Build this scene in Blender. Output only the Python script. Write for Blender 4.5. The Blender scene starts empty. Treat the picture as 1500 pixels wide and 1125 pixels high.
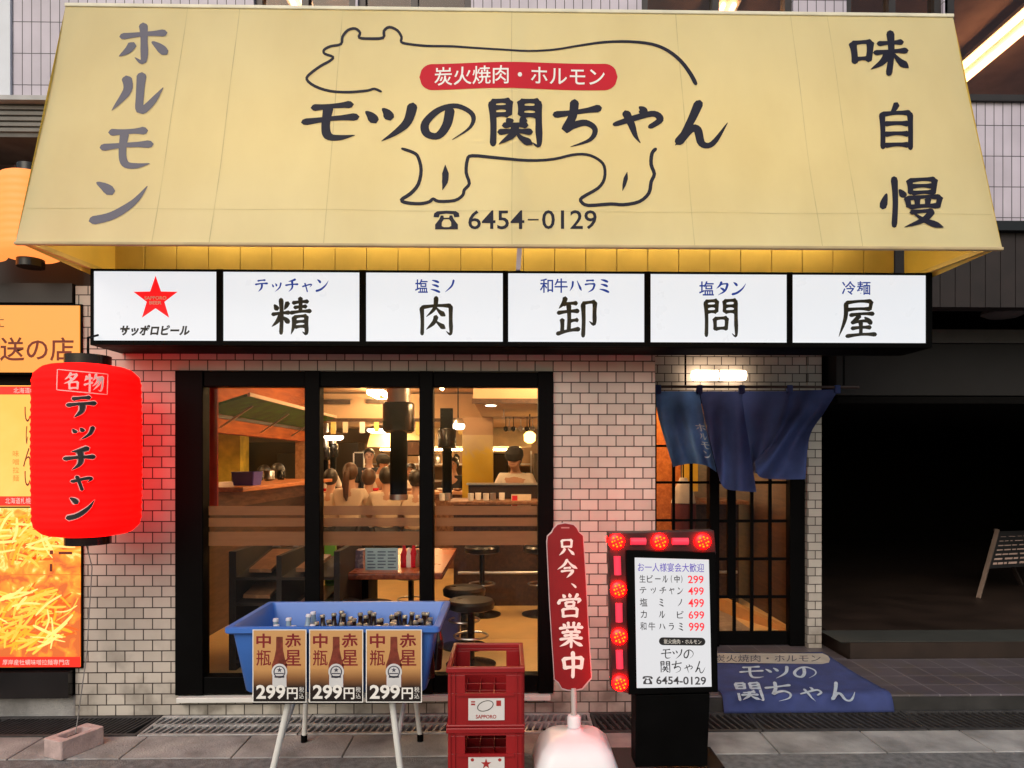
import bpy, bmesh, math, random
from mathutils import Vector, Matrix
R = math.radians
random.seed(7)
SC = bpy.context.scene
COL = SC.collection

# ------------------------------------------------------------------ camera, sky, sun, exposure
F, PX, PY = 1030.0, 764.0, 676.0            # focal length and principal point of the 1500 x 1125 photograph
YAW = R(1.1)
CAM = Vector((0, -4.5, 1.61))
FW = Vector((math.sin(YAW), math.cos(YAW), 0)); RT = Vector((math.cos(YAW), -math.sin(YAW), 0)); UP = Vector((0, 0, 1))
cd = bpy.data.cameras.new('camera'); cam = bpy.data.objects.new('camera', cd); COL.objects.link(cam)
cam.location = CAM; cam.rotation_euler = (R(90), 0, -YAW)
cd.sensor_width = 36; cd.lens = 36 * F / 1500
cd.shift_x = -(PX - 750) / 1500; cd.shift_y = (PY - 562.5) / 1500
cd.clip_start = 0.05; cd.clip_end = 500
SC.camera = cam

SUN_EL, SUN_AZ = 38, 200                    # high soft light from the street side
w = bpy.data.worlds.new('World'); SC.world = w; w.use_nodes = True
nt = w.node_tree; bg = nt.nodes['Background']
sky = nt.nodes.new('ShaderNodeTexSky'); sky.sky_type = 'NISHITA'; sky.sun_disc = False
sky.sun_elevation = R(SUN_EL); sky.sun_rotation = R(SUN_AZ); sky.air_density = 1.6; sky.dust_density = 4.0; sky.ozone_density = 1.0
nt.links.new(sky.outputs[0], bg.inputs[0]); bg.inputs[1].default_value = 0.105
sl = bpy.data.lights.new('sun', 'SUN'); sl.energy = 1.2; sl.angle = R(50); sl.color = (1, 0.97, 0.925)
so = bpy.data.objects.new('sun', sl); COL.objects.link(so)
d = Vector((math.sin(R(SUN_AZ)) * math.cos(R(SUN_EL)), math.cos(R(SUN_AZ)) * math.cos(R(SUN_EL)), math.sin(R(SUN_EL))))
so.rotation_euler = (-d).to_track_quat('-Z', 'Y').to_euler(); so.location = (0, -6, 12)
SC.view_settings.view_transform = 'Standard'; SC.view_settings.look = 'None'
SC.view_settings.exposure = 0.0; SC.view_settings.gamma = 1
SC.render.engine = 'CYCLES'
SC.cycles.use_denoising = True
SC.cycles.max_bounces = 8; SC.cycles.transparent_max_bounces = 16; SC.cycles.sample_clamp_indirect = 4
SC.cycles.caustics_reflective = False; SC.cycles.caustics_refractive = False

# ------------------------------------------------------------------ helpers
def ray(px, py): return FW * F + RT * (px - PX) + UP * (PY - py)
def at(px, py, Y):
    r = ray(px, py); return CAM + r * ((Y - CAM.y) / r.y)
def xw(px, Y): return at(px, PY, Y).x
def zw(py, Y, px=744): return at(px, py, Y).z
def hit(px, py, p0, n):
    r = ray(px, py); return CAM + r * ((p0 - CAM).dot(n) / r.dot(n))

ORG = {}
def tag(o, label=None, cat=None, group=None, kind=None):
    if label: o['label'] = label
    if cat: o['category'] = cat
    if group: o['group'] = group
    if kind: o['kind'] = kind
    return o
def T(name, label, cat, loc=(0, 0, 0), group=None, rz=0):
    o = bpy.data.objects.new(name, None); COL.objects.link(o); o.empty_display_size = 0.1
    o.location = loc; o.rotation_euler = (0, 0, rz); ORG[o.name] = Vector(loc)
    return tag(o, label, cat, group)
def dup(o, parent=None):
    c = o.copy(); COL.objects.link(c); ORG[c.name] = ORG.get(o.name, Vector())
    if parent: c.parent = parent
    for ch in [x for x in o.children]: dup(ch, c)
    return c

class MB:
    def __init__(s): s.v = []; s.f = []
    def add(s, vs, fs):
        b = len(s.v); s.v += [Vector(v) for v in vs]; s.f += [tuple(b + i for i in f) for f in fs]; return s
    def box(s, x0, x1, y0, y1, z0, z1):
        return s.add([(x0,y0,z0),(x1,y0,z0),(x1,y1,z0),(x0,y1,z0),(x0,y0,z1),(x1,y0,z1),(x1,y1,z1),(x0,y1,z1)],
                     [(0,3,2,1),(4,5,6,7),(0,1,5,4),(1,2,6,5),(2,3,7,6),(3,0,4,7)])
    def bar(s, a, b, w, h, up=(0, 0, 1)):       # square bar from a to b
        a, b = Vector(a), Vector(b); dr = (b - a).normalized(); sd = dr.cross(Vector(up))
        if sd.length < 1e-4: sd = dr.cross(Vector((0, 1, 0)))
        sd.normalize(); u = sd.cross(dr)
        vs = [p + sd * (i * w / 2) + u * (j * h / 2) for p in (a, b) for i, j in ((-1,-1),(1,-1),(1,1),(-1,1))]
        return s.add(vs, [(3,2,1,0),(4,5,6,7),(0,1,5,4),(1,2,6,5),(2,3,7,6),(3,0,4,7)])
    def cyl(s, a, b, r0, r1=None, n=16, cap=True): return s.tube([a, b], [r0, r0 if r1 is None else r1], n, cap)
    def tube(s, pts, r, n=10, cap=True):
        pts = [Vector(p) for p in pts]; m = len(pts)
        if not isinstance(r, (list, tuple)): r = [r] * m
        b = len(s.v); prev = None
        for i, p in enumerate(pts):
            t = (pts[min(i + 1, m - 1)] - pts[max(i - 1, 0)]).normalized()
            if prev is None:
                sd = t.cross(Vector((0, 0, 1)))
                if sd.length < 1e-3: sd = Vector((1, 0, 0))
            else: sd = prev - t * prev.dot(t)
            sd.normalize(); prev = sd; u = t.cross(sd)
            for k in range(n):
                a = 2 * math.pi * k / n; s.v.append(p + (sd * math.cos(a) + u * math.sin(a)) * r[i])
        for i in range(m - 1):
            for k in range(n):
                k2 = (k + 1) % n; s.f.append((b+i*n+k, b+i*n+k2, b+(i+1)*n+k2, b+(i+1)*n+k))
        if cap: s.f.append(tuple(b + k for k in range(n))[::-1]); s.f.append(tuple(b + (m-1)*n + k for k in range(n)))
        return s
    def lathe(s, prof, c=(0, 0, 0), n=24, axis='z'):
        b = len(s.v); m = len(prof); c = Vector(c)
        for r, z in prof:
            for k in range(n):
                a = 2 * math.pi * k / n
                p = (r*math.cos(a), r*math.sin(a), z) if axis == 'z' else (z, r*math.cos(a), r*math.sin(a)) if axis == 'x' else (r*math.cos(a), z, r*math.sin(a))
                s.v.append(c + Vector(p))
        for i in range(m - 1):
            for k in range(n):
                k2 = (k + 1) % n; s.f.append((b+i*n+k, b+i*n+k2, b+(i+1)*n+k2, b+(i+1)*n+k))
        s.f.append(tuple(b + k for k in range(n))[::-1]); s.f.append(tuple(b + (m-1)*n + k for k in range(n)))
        return s
    def loft(s, rings, cap0=True, cap1=True):
        b = len(s.v); n = len(rings[0])
        for rg in rings: s.v += [Vector(p) for p in rg]
        for i in range(len(rings) - 1):
            for k in range(n):
                k2 = (k + 1) % n; s.f.append((b+i*n+k, b+i*n+k2, b+(i+1)*n+k2, b+(i+1)*n+k))
        if cap0: s.f.append(tuple(b + k for k in range(n))[::-1])
        if cap1: s.f.append(tuple(b + (len(rings)-1)*n + k for k in range(n)))
        return s
    def slab(s, pts, nrm):                       # polygon pts (front) extruded by vector nrm
        n = len(pts); q = [Vector(p) for p in pts]; nrm = Vector(nrm)
        return s.add(q + [p + nrm for p in q], [tuple(range(n)), tuple(range(2*n-1, n-1, -1))] + [(i, n+i, n+(i+1)%n, (i+1)%n) for i in range(n)])
    def grid(s, f, nu, nv):
        b = len(s.v)
        for j in range(nv + 1):
            for i in range(nu + 1): s.v.append(Vector(f(i / nu, j / nv)))
        for j in range(nv):
            for i in range(nu):
                k = b + j*(nu+1) + i; s.f.append((k, k+1, k+nu+2, k+nu+1))
        return s
    def build(s, name, m, parent=None, org=None, smooth=False, bevel=0, solid=0):
        o0 = ORG.get(parent.name, Vector()) if parent else Vector(org or (0, 0, 0))
        me = bpy.data.meshes.new(name); me.from_pydata([v - o0 for v in s.v], [], s.f); me.update()
        bm = bmesh.new(); bm.from_mesh(me); bmesh.ops.recalc_face_normals(bm, faces=bm.faces); bm.to_mesh(me); bm.free()
        o = bpy.data.objects.new(name, me); COL.objects.link(o); me.materials.append(m)
        if parent: o.parent = parent
        else: o.location = o0
        ORG[o.name] = o0
        if smooth:
            for p in me.polygons: p.use_smooth = True
            me.set_sharp_from_angle(angle=R(40))
        if solid:
            md = o.modifiers.new('thick', 'SOLIDIFY'); md.thickness = solid; md.offset = 0
        if bevel:
            md = o.modifiers.new('edge', 'BEVEL'); md.width = bevel; md.segments = 2; md.limit_method = 'ANGLE'; md.angle_limit = R(35)
        return o

def rrect(cx, cy, w, dd, r, z, n=4):
    pts = []
    for sx, sy, a0 in ((1, 1, 0), (-1, 1, 90), (-1, -1, 180), (1, -1, 270)):
        for k in range(n + 1):
            a = R(a0 + 90 * k / n); pts.append((cx + sx*(w/2 - r) + r*math.cos(a), cy + sy*(dd/2 - r) + r*math.sin(a), z))
    return pts
def pill(x0, y0, x1, y1, n=8):                   # rounded bar outline in picture units
    r = (y1 - y0) / 2; cy = (y0 + y1) / 2; p = []
    for k in range(n + 1): a = R(90 + 180*k/n); p.append((x0 + r + r*math.cos(a), cy + r*math.sin(a)))
    for k in range(n + 1): a = R(-90 + 180*k/n); p.append((x1 - r + r*math.cos(a), cy + r*math.sin(a)))
    return p

# ------------------------------------------------------------------ materials
MATS = {}
def nodes(name):
    m = bpy.data.materials.new(name); m.use_nodes = True
    return m, m.node_tree, m.node_tree.nodes['Principled BSDF']
def mat(name, col, rough=0.6, metal=0.0, var=0.15, scale=6, bump=0.0, bscale=60, spec=0.5, emit=None, es=0.0, trans=0.0, coat=0.0):
    if name in MATS: return MATS[name]
    m, t, b = nodes(name); L = t.links.new
    tc = t.nodes.new('ShaderNodeTexCoord'); n1 = t.nodes.new('ShaderNodeTexNoise'); n1.inputs['Scale'].default_value = scale; n1.inputs['Detail'].default_value = 6
    L(tc.outputs['Object'], n1.inputs['Vector'])
    mr = t.nodes.new('ShaderNodeMapRange'); mr.inputs[1].default_value = .3; mr.inputs[2].default_value = .7
    mr.inputs[3].default_value = 1 - var; mr.inputs[4].default_value = 1 + var
    L(n1.outputs[0], mr.inputs[0])
    mx = t.nodes.new('ShaderNodeVectorMath'); mx.operation = 'SCALE'; mx.inputs[0].default_value = col[:3]; L(mr.outputs[0], mx.inputs['Scale'])
    L(mx.outputs[0], b.inputs['Base Color'])
    rr = t.nodes.new('ShaderNodeMapRange'); rr.inputs[3].default_value = max(.02, rough - .1); rr.inputs[4].default_value = min(1, rough + .1); L(n1.outputs[0], rr.inputs[0]); L(rr.outputs[0], b.inputs['Roughness'])
    b.inputs['Metallic'].default_value = metal; b.inputs['Specular IOR Level'].default_value = spec; b.inputs['Coat Weight'].default_value = coat
    if bump:
        n2 = t.nodes.new('ShaderNodeTexNoise'); n2.inputs['Scale'].default_value = bscale; n2.inputs['Detail'].default_value = 5; L(tc.outputs['Object'], n2.inputs['Vector'])
        bp = t.nodes.new('ShaderNodeBump'); bp.inputs['Strength'].default_value = bump; bp.inputs['Distance'].default_value = .01; L(n2.outputs[0], bp.inputs['Height']); L(bp.outputs[0], b.inputs['Normal'])
    if emit: b.inputs['Emission Color'].default_value = (*emit, 1); b.inputs['Emission Strength'].default_value = es
    if trans:
        tr = t.nodes.new('ShaderNodeBsdfTranslucent'); L(mx.outputs[0], tr.inputs[0]); ms = t.nodes.new('ShaderNodeMixShader'); ms.inputs[0].default_value = trans
        L(b.outputs[0], ms.inputs[1]); L(tr.outputs[0], ms.inputs[2]); L(ms.outputs[0], t.nodes['Material Output'].inputs[0])
    MATS[name] = m; return m
def glow(name, col, s): return mat(name, (min(col[0], .8), min(col[1], .8), min(col[2], .8)), .5, emit=col, es=s, var=.03)
def tile(name, col, mortar, bw, rh, ms, off=.5, var=.10, rough=.45, flat_=False):
    m, t, b = nodes(name); L = t.links.new
    tc = t.nodes.new('ShaderNodeTexCoord'); sx = t.nodes.new('ShaderNodeSeparateXYZ'); L(tc.outputs['Object'], sx.inputs[0])
    ad = t.nodes.new('ShaderNodeMath'); L(sx.outputs[0], ad.inputs[0]); L(sx.outputs[1], ad.inputs[1])
    cb = t.nodes.new('ShaderNodeCombineXYZ'); L(ad.outputs[0], cb.inputs[0]); L(sx.outputs[2], cb.inputs[1])
    if flat_: L(sx.outputs[0], cb.inputs[0]); L(sx.outputs[1], cb.inputs[1])
    br = t.nodes.new('ShaderNodeTexBrick'); L(cb.outputs[0], br.inputs['Vector'])
    br.offset = off; br.squash = 1
    br.inputs['Scale'].default_value = 1; br.inputs['Brick Width'].default_value = bw; br.inputs['Row Height'].default_value = rh
    br.inputs['Mortar Size'].default_value = ms; br.inputs['Mortar Smooth'].default_value = .12; br.inputs['Bias'].default_value = 0
    br.inputs['Color1'].default_value = (*[c*(1-var) for c in col], 1); br.inputs['Color2'].default_value = (*[c*(1+var) for c in col], 1); br.inputs['Mortar'].default_value = (*mortar, 1)
    ns = t.nodes.new('ShaderNodeTexNoise'); ns.inputs['Scale'].default_value = 2.2; ns.inputs['Detail'].default_value = 8; L(tc.outputs['Object'], ns.inputs['Vector'])
    mr = t.nodes.new('ShaderNodeMapRange'); mr.inputs[1].default_value = .3; mr.inputs[2].default_value = .75; mr.inputs[3].default_value = 1.1; mr.inputs[4].default_value = .78; L(ns.outputs[0], mr.inputs[0])
    vm = t.nodes.new('ShaderNodeVectorMath'); vm.operation = 'SCALE'; L(br.outputs['Color'], vm.inputs[0]); L(mr.outputs[0], vm.inputs['Scale']); n4 = t.nodes.new('ShaderNodeTexNoise'); n4.inputs['Scale'].default_value = 5; n4.inputs['Detail'].default_value = 8; L(tc.outputs['Object'], n4.inputs['Vector'])
    g1 = t.nodes.new('ShaderNodeMapRange'); g1.inputs[1].default_value = .0; g1.inputs[2].default_value = .7; g1.inputs[3].default_value = .75; g1.inputs[4].default_value = 0; L(sx.outputs[2], g1.inputs[0])
    g2 = t.nodes.new('ShaderNodeMapRange'); g2.inputs[1].default_value = .48; g2.inputs[2].default_value = .68; g2.inputs[3].default_value = 0; g2.inputs[4].default_value = 1; L(n4.outputs[0], g2.inputs[0])
    g3 = t.nodes.new('ShaderNodeMath'); g3.operation = 'MULTIPLY'; L(g1.outputs[0], g3.inputs[0]); L(g2.outputs[0], g3.inputs[1])
    gx = t.nodes.new('ShaderNodeMix'); gx.data_type = 'RGBA'; L(g3.outputs[0], gx.inputs['Factor']); L(vm.outputs[0], gx.inputs['A']); gx.inputs['B'].default_value = (.10, .085, .07, 1); L(gx.outputs['Result'], b.inputs['Base Color'])
    b.inputs['Roughness'].default_value = rough
    n2 = t.nodes.new('ShaderNodeTexNoise'); n2.inputs['Scale'].default_value = 35; L(tc.outputs['Object'], n2.inputs['Vector'])
    ml = t.nodes.new('ShaderNodeMath'); ml.operation = 'MULTIPLY_ADD'; ml.inputs[1].default_value = -1; L(br.outputs['Fac'], ml.inputs[0])
    m3 = t.nodes.new('ShaderNodeMath'); m3.operation = 'MULTIPLY'; m3.inputs[1].default_value = .12; L(n2.outputs[0], m3.inputs[0]); L(m3.outputs[0], ml.inputs[2])
    bp = t.nodes.new('ShaderNodeBump'); bp.inputs['Strength'].default_value = .5; bp.inputs['Distance'].default_value = .004; L(ml.outputs[0], bp.inputs['Height']); L(bp.outputs[0], b.inputs['Normal'])
    return m
def wood(name, col, dark, rough=.5, sc=(9, 1.2, 9)):
    m, t, b = nodes(name); L = t.links.new
    tc = t.nodes.new('ShaderNodeTexCoord'); mp = t.nodes.new('ShaderNodeMapping'); mp.inputs['Scale'].default_value = sc; L(tc.outputs['Object'], mp.inputs[0])
    n = t.nodes.new('ShaderNodeTexNoise'); n.inputs['Scale'].default_value = 3; n.inputs['Detail'].default_value = 8; n.inputs['Distortion'].default_value = .6; L(mp.outputs[0], n.inputs['Vector'])
    cr = t.nodes.new('ShaderNodeValToRGB'); cr.color_ramp.elements[0].position = .35; cr.color_ramp.elements[1].position = .68
    cr.color_ramp.elements[0].color = (*dark, 1); cr.color_ramp.elements[1].color = (*col, 1); L(n.outputs[0], cr.inputs[0]); L(cr.outputs[0], b.inputs['Base Color'])
    b.inputs['Roughness'].default_value = rough; return m
def glass(name, tint=(1, 1, 1), refl=.06, rough=.02):
    m, t, b = nodes(name); t.nodes.remove(b); L = t.links.new
    tr = t.nodes.new('ShaderNodeBsdfTransparent'); tr.inputs[0].default_value = (*tint, 1)
    gl = t.nodes.new('ShaderNodeBsdfGlossy'); gl.inputs['Roughness'].default_value = rough
    ms = t.nodes.new('ShaderNodeMixShader'); ms.inputs[0].default_value = refl; L(tr.outputs[0], ms.inputs[1]); L(gl.outputs[0], ms.inputs[2]); L(ms.outputs[0], t.nodes['Material Output'].inputs[0])
    return m
def frost(name, col, op):
    m, t, b = nodes(name); t.nodes.remove(b); L = t.links.new
    tr = t.nodes.new('ShaderNodeBsdfTransparent'); tl = t.nodes.new('ShaderNodeBsdfTranslucent'); tl.inputs[0].default_value = (*col, 1)
    df = t.nodes.new('ShaderNodeBsdfDiffuse'); df.inputs[0].default_value = (*col, 1)
    m1 = t.nodes.new('ShaderNodeMixShader'); m1.inputs[0].default_value = .75; L(df.outputs[0], m1.inputs[1]); L(tl.outputs[0], m1.inputs[2])
    ns = t.nodes.new('ShaderNodeTexNoise'); ns.inputs['Scale'].default_value = 4
    mr = t.nodes.new('ShaderNodeMapRange'); mr.inputs[3].default_value = op - .08; mr.inputs[4].default_value = op + .08; L(ns.outputs[0], mr.inputs[0])
    m2 = t.nodes.new('ShaderNodeMixShader'); L(mr.outputs[0], m2.inputs[0]); L(tr.outputs[0], m2.inputs[1]); L(m1.outputs[0], m2.inputs[2]); L(m2.outputs[0], t.nodes['Material Output'].inputs[0])
    return m
def printed(name, stops, axis, lo, hi, nscale, namt, es, seed=0.0, detail=6):   # a printed picture: colour blobs along a ramp (es > 0: backlit)
    m, t, b = nodes(name); L = t.links.new
    tc = t.nodes.new('ShaderNodeTexCoord'); sx = t.nodes.new('ShaderNodeSeparateXYZ'); L(tc.outputs['Object'], sx.inputs[0])
    mr = t.nodes.new('ShaderNodeMapRange'); mr.inputs[1].default_value = lo; mr.inputs[2].default_value = hi; L(sx.outputs[axis], mr.inputs[0])
    n = t.nodes.new('ShaderNodeTexNoise'); n.inputs['Scale'].default_value = nscale; n.inputs['Detail'].default_value = detail; n.inputs['Distortion'].default_value = .8
    mp = t.nodes.new('ShaderNodeMapping'); mp.inputs['Location'].default_value = (seed, seed, seed); L(tc.outputs['Object'], mp.inputs[0]); L(mp.outputs[0], n.inputs['Vector'])
    ma = t.nodes.new('ShaderNodeMath'); ma.operation = 'MULTIPLY_ADD'; ma.inputs[1].default_value = namt; ma.inputs[2].default_value = -namt / 2; L(n.outputs[0], ma.inputs[0])
    ad = t.nodes.new('ShaderNodeMath'); L(mr.outputs[0], ad.inputs[0]); L(ma.outputs[0], ad.inputs[1])
    cr = t.nodes.new('ShaderNodeValToRGB'); el = cr.color_ramp.elements
    while len(el) < len(stops): el.new(.5)
    for e, (p, c) in zip(el, stops): e.position = p; e.color = (*c, 1)
    L(ad.outputs[0], cr.inputs[0]); b.inputs['Roughness'].default_value = .35
    if not es: L(cr.outputs[0], b.inputs['Base Color'])
    else: b.inputs['Base Color'].default_value = (.06, .04, .03, 1)
    if es: L(cr.outputs[0], b.inputs['Emission Color']); b.inputs['Emission Strength'].default_value = es
    return m

M_tile = tile('wall_tile', (.51, .475, .425), (.040, .029, .026), .1155, .0683, .0036, var=.12)
M_uptile = tile('lavender_tile', (.58, .53, .63), (.05, .045, .055), .0665, .228, .003, off=0, var=.05)
M_porch = tile('porch_tile', (.10, .085, .10), (.22, .20, .21), .2, .2, .004, off=0, var=.12, rough=.35, flat_=True)
M_black = mat('black_metal', (.0016, .0016, .0018), .55, var=.3, spec=.06)
M_blackgloss = mat('black_gloss', (.008, .008, .009), .22, var=.2)
M_dark = mat('dark_panel', (.02, .017, .017), .7, bump=.2)
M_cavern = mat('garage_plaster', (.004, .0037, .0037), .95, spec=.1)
M_white = mat('white_paint', (.72, .72, .70), .45, var=.06)
M_whiteplastic = mat('white_plastic', (.80, .81, .86), .35, var=.06, scale=3)
M_ink = mat('navy_ink', (.010, .010, .024), .6, var=.2, spec=.25)
M_greyink = mat('faded_sheen_ink', (.085, .08, .12), .5, var=.12)  # grey holds fading plus a sky sheen painted into the left lettering
M_blackink = mat('black_ink', (.012, .012, .014), .5)
M_blueink = mat('blue_ink', (.01, .03, .25), .6, emit=(.01, .055, .40), es=.5, spec=.2)   # film on a backlit panel
M_purpleink = mat('purple_ink', (.08, .05, .33), .5, emit=(.09, .06, .42), es=.5)
M_redink = mat('red_ink', (.55, .006, .022), .6, var=.05, spec=.25)
M_paleink = mat('pale_ink', (.85, .83, .80), .5, var=.05)
M_wood = wood('orange_wood', (.62, .21, .045), (.40, .11, .022))
M_wood2 = wood('brown_wood', (.27, .13, .06), (.12, .05, .022))
M_wooddk = wood('dark_wood', (.075, .032, .014), (.03, .012, .006))
M_glass = glass('window_glass', (.98, .97, .95), .014)
M_frost = frost('frosted_film', (.40, .26, .175), .62)
M_steel = mat('steel', (.55, .55, .56), .32, 1.0, var=.1)
M_galv = mat('galvanised_steel', (.46, .46, .47), .5, .6, var=.25, scale=20)
M_iron = mat('cast_iron', (.05, .048, .05), .6, .3, var=.3, scale=20)
M_conc = mat('concrete', (.29, .285, .285), .85, var=.45, scale=4, bump=.6, bscale=90)
M_asph = mat('asphalt', (.165, .165, .17), .9, var=.35, scale=22, bump=.9, bscale=130)

# ------------------------------------------------------------------ writing: brush strokes and font outlines, laid out in picture units (y down)
PROF = {'h': (1.05, .78, .68, .75, 1.2), 'v': (1.2, .95, .88, .88, .95), 'p': (1.2, 1.08, .95, .62, .12), 'n': (.35, .62, .95, 1.35, .25),
        'd': (.35, .9, 1.25, 1.0), 'g': (1.15, .95, .9, 1.0, .75, .12), 'o': (.8, 1, 1, 1, .8)}
def ribbon(pts, wd, prof, per=5):
    n = len(pts); P = []
    for i in range(n - 1):
        p0, p1, p2, p3 = pts[max(i-1, 0)], pts[i], pts[i+1], pts[min(i+2, n-1)]
        for k in range(per):
            t = k / per; P.append(tuple(.5*((2*p1[c]) + (-p0[c]+p2[c])*t + (2*p0[c]-5*p1[c]+4*p2[c]-p3[c])*t*t + (-p0[c]+3*p1[c]-3*p2[c]+p3[c])*t**3) for c in (0, 1)))
    P.append(pts[-1])
    acc = [0]
    for a, b in zip(P, P[1:]): acc.append(acc[-1] + math.hypot(b[0]-a[0], b[1]-a[1]))
    tot = acc[-1] or 1; V = []; m = len(P)
    for i, p in enumerate(P):
        a, b = P[max(i-1, 0)], P[min(i+1, m-1)]; dx, dy = b[0]-a[0], b[1]-a[1]; l = math.hypot(dx, dy) or 1
        s = acc[i] / tot * (len(prof) - 1); j = min(int(s), len(prof) - 2); q = prof[j] + (prof[j+1]-prof[j])*(s-j); q *= wd / 2
        if i == 0 or i == m - 1: q *= .72
        V.append((p[0] - dy/l*q, p[1] + dx/l*q)); V.append((p[0] + dy/l*q, p[1] - dx/l*q))
    q0 = wd*.22*prof[0]; q1 = wd*.22*prof[-1]          # blunt angled ends
    def ext(i, j, q):
        dx, dy = P[i][0]-P[j][0], P[i][1]-P[j][1]; l = math.hypot(dx, dy) or 1; return (P[i][0]+dx/l*q, P[i][1]+dy/l*q)
    F_ = [(2*i, 2*i+2, 2*i+3, 2*i+1) for i in range(m - 1)]
    V.append(ext(0, 1, q0)); V.append(ext(m-1, m-2, q1)); F_.append((0, 1, 2*m)); F_.append((2*m-1, 2*m-2, 2*m+1))
    return V, F_
MON = 'v 10,10 12,96;h 10,10 40,8;v 40,8 39,36;h 14,22 38,21;h 14,36 38,35;v 60,8 60,36;h 60,9 90,7;g 90,7 91,60 91,95 80,89;h 62,22 88,21;h 62,36 88,35;'
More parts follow.
